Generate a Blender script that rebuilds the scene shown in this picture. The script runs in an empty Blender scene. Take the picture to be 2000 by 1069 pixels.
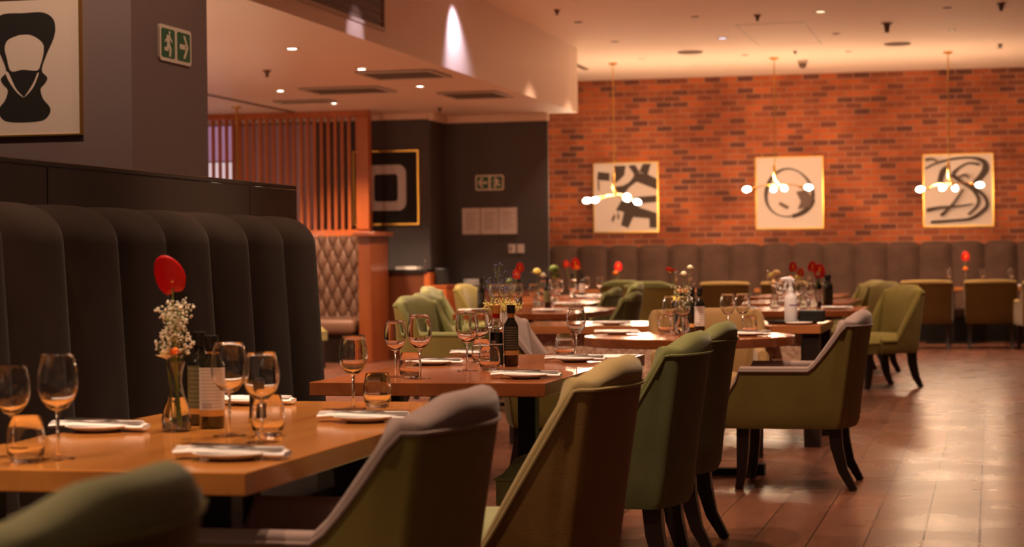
import bpy, bmesh, math, random
from mathutils import Vector, Matrix
PI = math.pi
random.seed(7)
S = bpy.context.scene
COL = S.collection

# ------------------------------------------------------------------ camera, world, exposure, main lights
cam_d = bpy.data.cameras.new('camera'); cam = bpy.data.objects.new('camera', cam_d); COL.objects.link(cam)
def cam_basis(y, p, r):
    cy, sy, cp, sp, cr, sr = math.cos(y), math.sin(y), math.cos(p), math.sin(p), math.cos(r), math.sin(r)
    f = Vector((sy*cp, cy*cp, sp)); rt = Vector((cy, -sy, 0)); up = rt.cross(f)
    return cr*rt+sr*up, -sr*rt+cr*up, f
R_, U_, F_ = cam_basis(math.radians(-13.55), math.radians(-0.390), math.radians(-0.612))
cam.matrix_world = Matrix(((R_.x, U_.x, -F_.x, 0), (R_.y, U_.y, -F_.y, 0), (R_.z, U_.z, -F_.z, 1.17), (0, 0, 0, 1)))
cam_d.sensor_width = 36; cam_d.lens = 3889/2000*36; cam_d.clip_start = .05; cam_d.clip_end = 200
cam_d.dof.use_dof = True; cam_d.dof.focus_distance = 7.2; cam_d.dof.aperture_fstop = 4.2
S.camera = cam
S.view_settings.view_transform = 'Standard'; S.view_settings.look = 'None'
S.view_settings.gamma = 1; S.view_settings.use_curve_mapping = False
S.view_settings.exposure = 0.46
S.cycles.use_denoising = True
S.cycles.max_bounces = 10; S.cycles.transmission_bounces = 10; S.cycles.diffuse_bounces = 4
S.cycles.sample_clamp_indirect = 40
WORLD = (1.0, .64, .47); WORLD_K = .04
W = bpy.data.worlds.new('world'); S.world = W; W.use_nodes = True
bg = W.node_tree.nodes['Background']; bg.inputs[0].default_value = (*WORLD, 1); bg.inputs[1].default_value = WORLD_K
WARM = (1.0, .66, .43)
def spot(x, y, z, power, angle=75, color=WARM, target=None, size=.04, blend=.6):
    l = bpy.data.lights.new('spot', 'SPOT'); l.energy = power; l.spot_size = math.radians(angle); l.spot_blend = blend
    l.color = color; l.shadow_soft_size = size
    o = bpy.data.objects.new('spot_lamp', l); COL.objects.link(o); o.location = (x, y, z)
    if target: o.rotation_euler = (Vector(target)-Vector((x, y, z))).to_track_quat('-Z', 'Y').to_euler()
    return o
ZH, ZL = 3.77, 2.97            # upper and lower ceiling heights
LOW_LAMPS = [(-5.70, 15.85), (-5.70, 17.75), (-5.70, 19.7), (-5.70, 21.4), (-7.22, 19.7), (-7.22, 21.45), (-7.22, 17.75), (-7.22, 15.85), (-5.7, 13.9), (-7.22, 13.9)]
HIGH_DOWN = [(-4.38, 21.4), (-3.08, 21.3), (-1.74, 21.29), (-.43, 21.4), (-4.36, 23.45), (-3.07, 23.49), (-1.74, 23.45), (-.42, 23.5),
             (-4.39, 25.54), (-3.05, 25.54), (-1.74, 25.54), (.12, 25.7), (.12, 21.46)]
NEAR_DOWN = [(-1.75, 4.3), (-1.75, 7.3), (-1.2, 5.6), (-1.6, 8.8), (-1.7, 10.4), (-.2, 11.5), (-1.6, 13.4), (-3.6, 15.4), (-1.5, 17.2), (-4.0, 18.6), (-.3, 14.8), (-2.6, 2.4), (.6, 17.8)]
REAR_DOWN = [(-3.0, -1.2), (-1.4, -1.6), (-.2, -1.8), (-4.4, 1.5)]
BENCH_DOWN = [(-2.92, 3.4), (-2.92, 4.8), (-2.92, 6.2), (-2.92, 7.5)]

# ------------------------------------------------------------------ materials
def mat(name, col, rough=.6, metal=0, sheen=0, spec=.5, trans=0, ior=1.45, coat=0, noise=None, bump=None, emit=None, alpha=1):
    m = bpy.data.materials.new(name); m.use_nodes = True; nt = m.node_tree; b = nt.nodes['Principled BSDF']
    b.inputs['Base Color'].default_value = (*col, 1); b.inputs['Roughness'].default_value = rough; b.inputs['Metallic'].default_value = metal
    b.inputs['Specular IOR Level'].default_value = spec; b.inputs['IOR'].default_value = ior
    b.inputs['Transmission Weight'].default_value = trans; b.inputs['Coat Weight'].default_value = coat; b.inputs['Coat Roughness'].default_value = .12
    if sheen: b.inputs['Sheen Weight'].default_value = sheen; b.inputs['Sheen Roughness'].default_value = .45
    if emit: b.inputs['Emission Color'].default_value = (*emit[0], 1); b.inputs['Emission Strength'].default_value = emit[1]
    tc = nt.nodes.new('ShaderNodeTexCoord')
    if noise:                                                     # (scale, amount, second colour)
        n = nt.nodes.new('ShaderNodeTexNoise'); n.inputs['Scale'].default_value = noise[0]; n.inputs['Detail'].default_value = 4
        mx = nt.nodes.new('ShaderNodeMix'); mx.data_type = 'RGBA'; mx.inputs[6].default_value = (*col, 1); mx.inputs[7].default_value = (*noise[2], 1)
        cr = nt.nodes.new('ShaderNodeValToRGB'); cr.color_ramp.elements[0].position = .35; cr.color_ramp.elements[1].position = .68
        cr.color_ramp.elements[1].color = (noise[1],)*3+(1,)
        nt.links.new(tc.outputs['Object'], n.inputs['Vector']); nt.links.new(n.outputs[0], cr.inputs[0]); nt.links.new(cr.outputs[0], mx.inputs[0])
        nt.links.new(mx.outputs[2], b.inputs['Base Color'])
    if bump:
        n = nt.nodes.new('ShaderNodeTexNoise'); n.inputs['Scale'].default_value = bump[0]; n.inputs['Detail'].default_value = 3
        bp = nt.nodes.new('ShaderNodeBump'); bp.inputs['Strength'].default_value = bump[1]; bp.inputs['Distance'].default_value = .01
        nt.links.new(tc.outputs['Object'], n.inputs['Vector']); nt.links.new(n.outputs[0], bp.inputs['Height']); nt.links.new(bp.outputs[0], b.inputs['Normal'])
    return m
def wood(name, c1, c2, rough=.22, axis=(1, .06, 1), scale=9, coat=.3):
    m = mat(name, c1, rough, coat=coat); nt = m.node_tree; b = nt.nodes['Principled BSDF']
    tc = nt.nodes.new('ShaderNodeTexCoord'); mp = nt.nodes.new('ShaderNodeMapping'); mp.inputs['Scale'].default_value = axis
    n = nt.nodes.new('ShaderNodeTexNoise'); n.inputs['Scale'].default_value = scale; n.inputs['Detail'].default_value = 6; n.inputs['Distortion'].default_value = .6
    cr = nt.nodes.new('ShaderNodeValToRGB'); cr.color_ramp.elements[0].position = .3; cr.color_ramp.elements[1].position = .7
    cr.color_ramp.elements[0].color = (*c2, 1); cr.color_ramp.elements[1].color = (*c1, 1)
    L = nt.links.new
    L(tc.outputs['Object'], mp.inputs[0]); L(mp.outputs[0], n.inputs['Vector']); L(n.outputs[0], cr.inputs[0]); L(cr.outputs[0], b.inputs['Base Color'])
    return m
def brick_mat():
    m = mat('brick_wall', (.5, .15, .05), .8); nt = m.node_tree; b = nt.nodes['Principled BSDF']; L = nt.links.new
    tc = nt.nodes.new('ShaderNodeTexCoord'); sx = nt.nodes.new('ShaderNodeSeparateXYZ'); cx = nt.nodes.new('ShaderNodeCombineXYZ')
    L(tc.outputs['Object'], sx.inputs[0]); L(sx.outputs[0], cx.inputs[0]); L(sx.outputs[2], cx.inputs[1])
    br = nt.nodes.new('ShaderNodeTexBrick'); br.inputs['Scale'].default_value = 1; br.inputs['Brick Width'].default_value = .235; br.inputs['Row Height'].default_value = .0857
    br.inputs['Mortar Size'].default_value = .011; br.inputs['Mortar Smooth'].default_value = .3; br.inputs['Bias'].default_value = -.05
    br.inputs['Color1'].default_value = (.50, .11, .024, 1); br.inputs['Color2'].default_value = (.11, .038, .028, 1); br.inputs['Mortar'].default_value = (.38, .155, .085, 1)
    n = nt.nodes.new('ShaderNodeTexNoise'); n.inputs['Scale'].default_value = 1.1; n.inputs['Detail'].default_value = 3
    mx = nt.nodes.new('ShaderNodeMix'); mx.data_type = 'RGBA'; mx.blend_type = 'MULTIPLY'; mx.inputs[7].default_value = (.62, .55, .5, 1)
    cr = nt.nodes.new('ShaderNodeValToRGB'); cr.color_ramp.elements[0].position = .42; cr.color_ramp.elements[1].position = .62
    L(cx.outputs[0], br.inputs['Vector']); L(cx.outputs[0], n.inputs['Vector']); L(n.outputs[0], cr.inputs[0]); L(cr.outputs[0], mx.inputs[0])
    L(br.outputs[0], mx.inputs[6]); L(mx.outputs[2], b.inputs['Base Color'])
    bp = nt.nodes.new('ShaderNodeBump'); bp.inputs['Strength'].default_value = .5; bp.inputs['Distance'].default_value = .01; bp.invert = True
    L(br.outputs[1], bp.inputs['Height']); L(bp.outputs[0], b.inputs['Normal'])
    return m
def floor_mat():
    m = mat('floor_planks', (.2, .1, .06), .3, spec=.3); nt = m.node_tree; b = nt.nodes['Principled BSDF']; L = nt.links.new
    tc = nt.nodes.new('ShaderNodeTexCoord'); sx = nt.nodes.new('ShaderNodeSeparateXYZ'); cx = nt.nodes.new('ShaderNodeCombineXYZ')
    L(tc.outputs['Object'], sx.inputs[0]); L(sx.outputs[1], cx.inputs[0])
    ad = nt.nodes.new('ShaderNodeMath'); ad.operation = 'ADD'; ad.inputs[1].default_value = .058; L(sx.outputs[0], ad.inputs[0]); L(ad.outputs[0], cx.inputs[1])
    br = nt.nodes.new('ShaderNodeTexBrick'); br.inputs['Scale'].default_value = 1; br.inputs['Brick Width'].default_value = 2.1; br.inputs['Row Height'].default_value = .228
    br.inputs['Mortar Size'].default_value = .004; br.inputs['Mortar Smooth'].default_value = .4; br.offset = .37
    br.inputs['Color1'].default_value = (.155, .062, .037, 1); br.inputs['Color2'].default_value = (.10, .039, .024, 1); br.inputs['Mortar'].default_value = (.03, .014, .01, 1)
    L(cx.outputs[0], br.inputs['Vector'])
    mp = nt.nodes.new('ShaderNodeMapping'); mp.inputs['Scale'].default_value = (1, .12, 1); L(tc.outputs['Object'], mp.inputs[0])
    n = nt.nodes.new('ShaderNodeTexNoise'); n.inputs['Scale'].default_value = 7; n.inputs['Detail'].default_value = 5; n.inputs['Distortion'].default_value = 1.2
    L(mp.outputs[0], n.inputs['Vector'])
    n2 = nt.nodes.new('ShaderNodeTexNoise'); n2.inputs['Scale'].default_value = 2.2; n2.inputs['Detail'].default_value = 3; L(tc.outputs['Object'], n2.inputs['Vector'])
    cr = nt.nodes.new('ShaderNodeValToRGB'); cr.color_ramp.elements[0].position = .3; cr.color_ramp.elements[1].position = .7
    cr.color_ramp.elements[0].color = (.72, .7, .68, 1); cr.color_ramp.elements[1].color = (1.12, 1.08, 1.05, 1); L(n.outputs[0], cr.inputs[0])
    mx = nt.nodes.new('ShaderNodeMix'); mx.data_type = 'RGBA'; mx.blend_type = 'MULTIPLY'; mx.inputs[0].default_value = 1
    L(br.outputs[0], mx.inputs[6]); L(cr.outputs[0], mx.inputs[7]); L(mx.outputs[2], b.inputs['Base Color'])
    rr = nt.nodes.new('ShaderNodeMapRange'); rr.inputs[3].default_value = .21; rr.inputs[4].default_value = .35; L(n2.outputs[0], rr.inputs[0]); L(rr.outputs[0], b.inputs['Roughness'])
    w = nt.nodes.new('ShaderNodeTexNoise'); w.inputs['Scale'].default_value = 28; w.inputs['Detail'].default_value = 2; w.inputs['Distortion'].default_value = 2
    mp2 = nt.nodes.new('ShaderNodeMapping'); mp2.inputs['Scale'].default_value = (1, .35, 1); L(tc.outputs['Object'], mp2.inputs[0]); L(mp2.outputs[0], w.inputs['Vector'])
    b1 = nt.nodes.new('ShaderNodeBump'); b1.inputs['Strength'].default_value = .04; b1.inputs['Distance'].default_value = .004; L(w.outputs[0], b1.inputs['Height'])
    b2 = nt.nodes.new('ShaderNodeBump'); b2.inputs['Strength'].default_value = .6; b2.inputs['Distance'].default_value = .003; b2.invert = True
    L(br.outputs[1], b2.inputs['Height']); L(b1.outputs[0], b2.inputs['Normal']); L(b2.outputs[0], b.inputs['Normal'])
    return m
M = {}
M['brick'] = brick_mat(); M['floor'] = floor_mat()
M['ceiling'] = mat('ceiling_paint', (.84, .64, .51), .75)
M['ceiling_low'] = mat('ceiling_paint_sheen', (.82, .63, .52), .42, spec=.35)
M['dark_wall'] = mat('charcoal_wall', (.085, .072, .072), .7, noise=(1.5, .5, (.07, .058, .055)))
M['left_wall'] = mat('slate_wall', (.19, .135, .135), .6)
M['pale_wall'] = mat('pale_wall', (.5, .44, .42), .8)
M['black_gloss'] = mat('black_lacquer', (.012, .009, .007), .10, coat=.5)
M['black'] = mat('black_metal', (.008, .007, .007), .4)
M['dark_wood'] = mat('dark_stained_wood', (.016, .008, .006), .35)
M['table_wood'] = wood('oiled_table_wood', (.60, .245, .055), (.40, .14, .030), .15)
M['table_wood_x'] = wood('oiled_table_wood_cross', (.42, .15, .05), (.28, .09, .03), .17, axis=(.06, 1, 1))
M['table_red'] = wood('red_brown_table_wood', (.36, .11, .034), (.21, .058, .017), .17, coat=.15)
M['screen_wood'] = wood('orange_screen_wood', (.52, .13, .026), (.34, .075, .017), .35, axis=(1, 1, .08), scale=6)
M['post_wood'] = wood('brown_post_wood', (.24, .058, .014), (.16, .036, .009), .35, axis=(1, 1, .08), scale=6)
M['panel_wood'] = wood('counter_panel_wood', (.13, .032, .009), (.09, .02, .006), .35, axis=(1, 1, .05), scale=6)
M['banquette'] = mat('brown_velvet', (.014, .0078, .0056), .9, sheen=.02, spec=.10, noise=(6, .7, (.019, .011, .0075)))
M['banquette_far'] = mat('taupe_velvet', (.095, .052, .038), .85, sheen=.05, spec=.15, noise=(5, .8, (.065, .036, .026)))
M['tufted'] = mat('tufted_brown_leather', (.15, .072, .044), .5)
def velvet(n, c, d): return mat(n, c, .85, sheen=.16, spec=.25, noise=(7, .6, d), bump=(220, .12))
M['green'] = velvet('green_velvet', (.175, .18, .062), (.14, .145, .047))
M['green_out'] = velvet('olive_velvet', (.20, .155, .038), (.16, .12, .03))
M['green_shaded'] = velvet('shaded_green_velvet', (.11, .115, .045), (.085, .09, .035))  # green velvet with the outer shell's shade put into its colour
M['yellow_green'] = velvet('yellow_green_velvet', (.19, .15, .032), (.155, .12, .026))
M['mustard_out'] = velvet('mustard_outer_velvet', (.12, .062, .012), (.10, .05, .010))
M['rim'] = velvet('ochre_rim_velvet', (.30, .19, .055), (.26, .16, .045))
M['taupe'] = velvet('taupe_velvet_chair', (.26, .185, .165), (.22, .155, .14))
M['tan'] = velvet('tan_velvet', (.33, .24, .10), (.28, .20, .085))
M['tan_out'] = velvet('tan_velvet_outer', (.21, .115, .032), (.18, .095, .026))
M['beige'] = velvet('beige_velvet', (.22, .125, .045), (.19, .105, .038))
M['pale_green'] = velvet('pale_green_velvet', (.25, .25, .13), (.22, .22, .11))
M['glass'] = mat('clear_glass', (1, 1, 1), .004, trans=1, ior=1.45)
M['dark_glass'] = mat('dark_glass_bottle', (.012, .010, .006), .06, coat=.5)
M['liquid_dark'] = mat('dark_vinegar', (.01, .004, .003), .1)
def thin_glass():
    m = bpy.data.materials.new('thin_glass'); m.use_nodes = True; nt = m.node_tree; nt.nodes.remove(nt.nodes['Principled BSDF'])
    t_ = nt.nodes.new('ShaderNodeBsdfTransparent'); t_.inputs[0].default_value = (.99, .99, .99, 1); g_ = nt.nodes.new('ShaderNodeBsdfGlossy'); g_.inputs['Roughness'].default_value = .02
    f_ = nt.nodes.new('ShaderNodeFresnel'); f_.inputs[0].default_value = 1.3; x_ = nt.nodes.new('ShaderNodeMixShader')
    nt.links.new(f_.outputs[0], x_.inputs[0]); nt.links.new(t_.outputs[0], x_.inputs[1]); nt.links.new(g_.outputs[0], x_.inputs[2]); nt.links.new(x_.outputs[0], nt.nodes['Material Output'].inputs[0])
    return m
M['thin_glass'] = thin_glass()
M['water'] = mat('water', (.98, 1, .98), 0, trans=1, ior=1.33)
M['porcelain'] = mat('white_porcelain', (.78, .74, .72), .2)
M['napkin'] = mat('white_napkin', (.80, .76, .75), .9)
M['steel'] = mat('steel', (.6, .58, .56), .18, metal=1)
M['brass'] = mat('brass', (.75, .42, .12), .25, metal=1)
M['gold'] = mat('gold_frame', (.80, .45, .10), .3, metal=1)
M['canvas'] = mat('cream_canvas', (.70, .57, .50), .9)
M['ink'] = mat('black_paint', (.012, .009, .008), .7)
M['ink_soft'] = mat('brown_black_paint', (.07, .045, .035), .8)
M['ink_mid'] = mat('grey_brown_paint', (.16, .10, .08), .8)
M['white_paint'] = mat('white_paint', (.62, .58, .58), .8)
M['paper'] = mat('paper', (.74, .66, .62), .8)
M['paper_line'] = mat('printed_text', (.33, .27, .25), .8)
M['label_white'] = mat('white_label', (.70, .63, .58), .7)
M['label_olive'] = mat('olive_label', (.14, .13, .055), .7)
M['label_dark'] = mat('dark_label', (.03, .028, .02), .6)
M['label_text'] = mat('label_print', (.30, .26, .16), .7)
M['label_gold'] = mat('gold_label_band', (.62, .30, .07), .45)
M['red_cap'] = mat('red_capsule', (.50, .015, .012), .3)
M['plastic_white'] = mat('white_plastic', (.74, .70, .74), .35)
M['purple'] = mat('purple_label', (.22, .13, .24), .6)
M['sign_green'] = mat('sign_green', (.02, .12, .05), .5)
M['sign_white'] = mat('sign_white', (.75, .66, .55), .5)
M['red'] = mat('red_spathe', (.60, .004, .008), .4, coat=.15)
M['spadix'] = mat('yellow_spadix', (.75, .42, .05), .6)
M['stem'] = mat('green_stem', (.20, .26, .04), .5)
M['leaf'] = mat('green_leaf', (.05, .12, .015), .5)
M['baby'] = mat('cream_blossom', (.72, .66, .52), .8)
M['orange_fl'] = mat('orange_petals', (.85, .22, .02), .7)
M['cream_fl'] = mat('cream_petals', (.80, .62, .34), .7)
M['yellow_fl'] = mat('yellow_petals', (.85, .74, .26), .7)
M['blue_fl'] = mat('blue_violet_florets', (.16, .14, .36), .7)
M['terracotta'] = mat('pink_clay', (.60, .30, .20), .7)
M['bulb'] = mat('lit_globe_bulb', (1, .9, .75), .3, emit=((1, .80, .55), 42))
M['lamp_lit'] = mat('lit_downlight', (1, 1, 1), .3, emit=((1, .93, .80), 16))
M['lamp_cool'] = mat('lit_cool_downlight', (1, 1, 1), .3, emit=((.75, .75, 1), 2.2))
M['lamp_soft'] = mat('lit_soft_downlight', (1, 1, 1), .3, emit=((1, .80, .5), 2.4))
M['lamp_off'] = mat('downlight_recess', (.12, .065, .045), .5)
M['ring'] = mat('lamp_ring', (.50, .38, .30), .5)
M['fitting'] = mat('ceiling_fitting', (.11, .055, .035), .5)
M['grille'] = mat('air_grille', (.16, .09, .06), .6)
M['window'] = mat('daylit_window', (.5, .45, .5), .5, emit=((.80, .62, .66), .62))
M['window2'] = mat('daylit_window_tint', (.4, .3, .4), .5, emit=((.46, .24, .40), .42))
M['mauve'] = mat('mauve_panel', (.60, .42, .50), .6)
M['mosaic'] = mat('speckled_mosaic', (.80, .52, .38), .45, noise=(38, 1.0, (.42, .22, .15)), bump=(60, .4))
M['soap'] = mat('clear_soap', (.75, .66, .68), .3)

# ------------------------------------------------------------------ mesh helpers
class MB:
    def __init__(s): s.v = []; s.f = []; s.m = []
    def add(s, vs, fs, mi=0):
        o = len(s.v); s.v += [tuple(v) for v in vs]; s.f += [tuple(i+o for i in f) for f in fs]; s.m += [mi]*len(fs); return s
    def box(s, x0, x1, y0, y1, z0, z1, mi=0):
        v = [(x0, y0, z0), (x1, y0, z0), (x1, y1, z0), (x0, y1, z0), (x0, y0, z1), (x1, y0, z1), (x1, y1, z1), (x0, y1, z1)]
        return s.add(v, [(0, 3, 2, 1), (4, 5, 6, 7), (0, 1, 5, 4), (1, 2, 6, 5), (2, 3, 7, 6), (3, 0, 4, 7)], mi)
    def lathe(s, prof, n=24, mi=0, c=(0, 0, 0), close=False, cap=True):
        vs = [(c[0]+r*math.cos(2*PI*k/n), c[1]+r*math.sin(2*PI*k/n), c[2]+z) for r, z in prof for k in range(n)]
        m = len(prof); fs = []
        for i in range(m if close else m-1):
            j = (i+1) % m
            for k in range(n):
                l = (k+1) % n; fs.append((i*n+k, i*n+l, j*n+l, j*n+k))
        if cap and not close:
            if prof[0][0] > 1e-6: fs.append(tuple(range(n-1, -1, -1)))
            if prof[-1][0] > 1e-6: fs.append(tuple((m-1)*n+k for k in range(n)))
        return s.add(vs, fs, mi)
    def tube(s, pts, rad, n=8, mi=0, cap=True, flat=1):
        pts = [Vector(p) for p in pts]; rad = rad if hasattr(rad, '__len__') else [rad]*len(pts); vs = []; up = None
        for i, p in enumerate(pts):
            d = (pts[min(i+1, len(pts)-1)]-pts[max(i-1, 0)]).normalized()
            if up is None: up = Vector((0, 0, 1)) if abs(d.z) < .9 else Vector((1, 0, 0))
            a = d.cross(up).normalized(); b = a.cross(d).normalized(); up = b
            for k in range(n): t = 2*PI*k/n+PI/n; vs.append(p+a*math.cos(t)*rad[i]+b*math.sin(t)*rad[i]*flat)
        fs = [(i*n+k, i*n+(k+1) % n, (i+1)*n+(k+1) % n, (i+1)*n+k) for i in range(len(pts)-1) for k in range(n)]
        if cap: fs += [tuple(range(n-1, -1, -1)), tuple((len(pts)-1)*n+k for k in range(n))]
        return s.add(vs, fs, mi)
    def grid(s, rows, mi=0, wrap=False):
        m, n = len(rows), len(rows[0]); vs = [p for r in rows for p in r]
        fs = [(i*n+k, i*n+(k+1) % n, (i+1)*n+(k+1) % n, (i+1)*n+k) for i in range(m-1) for k in range(n if wrap else n-1)]
        return s.add(vs, fs, mi)
    def prism(s, pts, y0, y1, mi=0):                                # polygon in xz, thickness along y
        n = len(pts); a = sum(pts[i][0]*pts[(i+1) % n][1]-pts[(i+1) % n][0]*pts[i][1] for i in range(n))
        if a < 0: pts = pts[::-1]
        vs = [(p[0], y0, p[1]) for p in pts]+[(p[0], y1, p[1]) for p in pts]
        fs = [tuple(range(n)), tuple(range(2*n-1, n-1, -1))]+[(i, n+i, n+(i+1) % n, (i+1) % n) for i in range(n)]
        return s.add(vs, fs, mi)
    def ball(s, c, r, mi=0, n=6, m=4, sz=1):
        vs = [(c[0], c[1], c[2]-r*sz)]+[(c[0]+r*math.sin(PI*i/m)*math.cos(2*PI*k/n), c[1]+r*math.sin(PI*i/m)*math.sin(2*PI*k/n), c[2]-r*sz*math.cos(PI*i/m)) for i in range(1, m) for k in range(n)]+[(c[0], c[1], c[2]+r*sz)]
        fs = [(0, 1+(k+1) % n, 1+k) for k in range(n)]
        for i in range(m-2): fs += [(1+i*n+k, 1+i*n+(k+1) % n, 1+(i+1)*n+(k+1) % n, 1+(i+1)*n+k) for k in range(n)]
        e = len(vs)-1; fs += [(e, 1+(m-2)*n+k, 1+(m-2)*n+(k+1) % n) for k in range(n)]
        return s.add(vs, fs, mi)
    def obj(s, name, mats, parent=None, smooth=35, bevel=0, segs=3):
        me = bpy.data.meshes.new(name); me.from_pydata(s.v, [], s.f)
        mats = mats if isinstance(mats, (list, tuple)) else [mats]
        for m in mats: me.materials.append(M[m])
        me.polygons.foreach_set('material_index', s.m)
        bm = bmesh.new(); bm.from_mesh(me); bmesh.ops.recalc_face_normals(bm, faces=bm.faces)
        if bevel: bmesh.ops.bevel(bm, geom=[e for e in bm.edges if e.calc_face_angle(0) > .5], offset=bevel, segments=segs, affect='EDGES', profile=.5)
        bm.to_mesh(me); bm.free()
        if smooth:
            me.shade_smooth(); me.set_sharp_from_angle(angle=math.radians(smooth if not bevel else 60))
        o = bpy.data.objects.new(name, me); COL.objects.link(o)
        if parent: o.parent = parent
        return o
def thing(name, label, cat, loc=(0, 0, 0), rz=0, group=None):
    o = bpy.data.objects.new(name, None); o.empty_display_size = .1; COL.objects.link(o); o.location = loc; o.rotation_euler = (0, 0, rz)
    return tag(o, label, cat, group)
def tag(o, label, cat, group=None):
    o['label'] = label; o['category'] = cat
    if group: o['group'] = group
    return o
def struct(o): o['kind'] = 'structure'; return o
def dup(root, loc=None, rz=None, label=None, group=None, scale=None):
    r = root.copy(); COL.objects.link(r)
    if loc: r.location = loc
    if rz is not None: r.rotation_euler = (0, 0, rz)
    if scale: r.scale = scale
    if label: r['label'] = label
    if group: r['group'] = group
    for ch in list(root.children):
        c = ch.copy(); COL.objects.link(c); c.parent = r
        for g in ch.children: d = g.copy(); COL.objects.link(d); d.parent = c
    return r
def ss(t): t = max(0, min(1, t)); return t*t*(3-2*t)

# ------------------------------------------------------------------ the room
struct(MB().box(-13, 7, -2, 29, -.1, 0).obj('floor', 'floor', smooth=0))
struct(MB().box(-6.9, 7, 28.5, 28.7, 0, ZH+.1).obj('wall_back', 'brick', smooth=0))
struct(MB().box(-4.93, 7, -2, 28.7, ZH, ZH+.1).box(-6.9, -4.93, 24.0, 28.7, ZH, ZH+.1).obj('ceiling', 'ceiling', smooth=0))
struct(MB().box(-13, -4.95, 9.81, 24.0, ZL, ZL+.08).obj('ceiling', 'ceiling_low', smooth=0))
struct(MB().box(-4.95, -4.93, 9.81, 24.0, ZL, ZH).box(-6.9, -4.95, 23.98, 24.0, ZL, ZH).obj('trim_1', 'ceiling_low', smooth=0))
struct(MB().box(-6.62, -5.29, 23.9, 23.93, 0, ZL).obj('wall_partition', 'dark_wall', smooth=0))
struct(MB().box(-13, -6.72, 23.25, 23.4, 0, ZL).box(-6.72, -6.62, 23.25, 23.95, 0, ZL).obj('wall_far', 'dark_wall', smooth=0))
struct(MB().prism([(-6.62, 2.875), (-5.27, 2.875), (-5.27, 2.97), (-6.62, 2.97)], 23.84, 23.9).box(-6.62, -6.56, 23.2, 23.9, 2.875, 2.97).box(-13, -6.62, 23.2, 23.25, 2.89, 2.97).obj('trim_2', 'ceiling', smooth=0, bevel=.012))
struct(MB().box(-13, -4.0, 8.86, 9.81, 0, ZH).obj('wall_left', ['left_wall'], smooth=0))
struct(MB().box(6.9, 7, -2, 28.7, 0, ZH).obj('wall_right', 'pale_wall', smooth=0))
struct(MB().box(-13, -12.9, 9.8, 24, 0, ZL).obj('wall_end', 'pale_wall', smooth=0))
struct(MB().box(2.5, 3.3, 19.6, 22.4, 0, ZH).obj('wall_column', 'pale_wall', smooth=0))
# seams and fittings of the ceiling
struct(MB().box(-5.40, -5.33, 25.1, 26.7, ZH-.012, ZH).obj('trim_3', 'grille', smooth=0))
struct(MB().box(-8.14, -8.07, 16.5, 22.5, ZL-.01, ZL).obj('trim_4', 'grille', smooth=0))
a_ = MB()
for x0, x1, y0, y1 in ((-2.75, -2.0, 22.2, 22.22), (-2.75, -2.0, 24.5, 24.52), (-2.76, -2.745, 22.2, 24.52), (-2.005, -1.99, 22.2, 24.52)): a_.box(x0, x1, y0, y1, ZH-.004, ZH)
hatch = a_.box(-2.75, -2.0, 22.22, 24.5, ZH-.003, ZH, 1).obj('ceiling_hatch', ['ring', 'ceiling'], smooth=0)
tag(hatch, 'square access hatch flush in the upper ceiling between the downlights', 'hatch')

def downlight(x, y, z, kind, label, group, r=.05):
    t = thing('downlight', label, 'ceiling light', (x, y, z), 0, group)
    MB().lathe([(r, -.001), (r+.018, -.001), (r+.02, -.006), (r+.012, -.010), (r, -.006)], 20, close=True).obj('ring', 'ring', t)
    MB().lathe([(0, -.004), (r, -.004), (r, -.001), (0, -.001)], 20).obj('lens', kind, t)
    return t
NM = ['nearest the soffit edge', 'one step beyond', 'further in', 'farthest']
lowlab = ['lit downlight in the lower ceiling, nearest in its row by the soffit edge', 'lit downlight in the lower ceiling beside the left end of an air grille',
          'lit downlight in the lower ceiling in front of the farthest grille by the soffit', 'lit downlight in the lower ceiling, farthest right, above the dark partition wall',
          'lit downlight in the lower ceiling at far left above the slatted screen', 'lit downlight in the lower ceiling above the right part of the slatted screen']
for i, (x, y) in enumerate(LOW_LAMPS):
    spot(x, y, ZL-.03, 260, 115, size=.045)
    if i < 6: downlight(x, y, ZL, 'lamp_lit', lowlab[i], 'lit downlights in the lower ceiling', .042)
hl = ['above the dark partition, nearest row at the soffit', 'second from the soffit in the nearest row', 'shining warm in the nearest row', 'near the top right of the picture',
      'close to the soffit corner in the middle row', 'glowing cool white left of the access hatch', 'right of the access hatch', 'glowing faintly in the middle row above the right pendant',
      'glowing faintly beside the left pendant rose', 'in the row by the pendants, left of the middle', 'right of the camera dome', 'farthest right by the brick wall', 'top right corner of the visible ceiling']
kinds = ['lamp_off']*13; kinds[2] = 'lamp_soft'; kinds[5] = 'lamp_cool'; kinds[7] = 'lamp_soft'; kinds[8] = 'lamp_soft'
for i, (x, y) in enumerate(HIGH_DOWN):
    spot(x, y, ZH-.03, 130 if y < 25 else 110, 85 if y < 25 else 110, size=.04)
    downlight(x, y, ZH, kinds[i], ('small downlight in the upper ceiling ' if kinds[i] == 'lamp_off' else 'lit downlight in the upper ceiling ')+hl[i], 'downlights in the upper ceiling', .05 if i in (2, 5) else .03)
for x, y in BENCH_DOWN: spot(x, y, ZH-.05, 170, 48, size=.05)
for x, y in REAR_DOWN: spot(x, y, ZH-.05, 28, 150, size=.022, blend=.3)
for x, y in NEAR_DOWN: spot(x, y, ZH-.05, 230, 78, size=.05)
spot(-4.70, 18.1, ZH-.03, 75, 80, color=(.80, .74, 1.0), target=(-4.95, 18.4, 2.6), size=.06, blend=.8)    # scallop on the soffit face
spot(-2.6, 8.6, ZH-.05, 380, 40, target=(-2.0, 12.25, .45), size=.05)  # unseen spot added to brighten the mosaic panel
spot(-2.3, 8.6, ZH-.05, 55, 40, target=(-4.0, 9.35, 2.1), size=.05)  # unseen spot added to lighten the exit sign and column face
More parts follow.
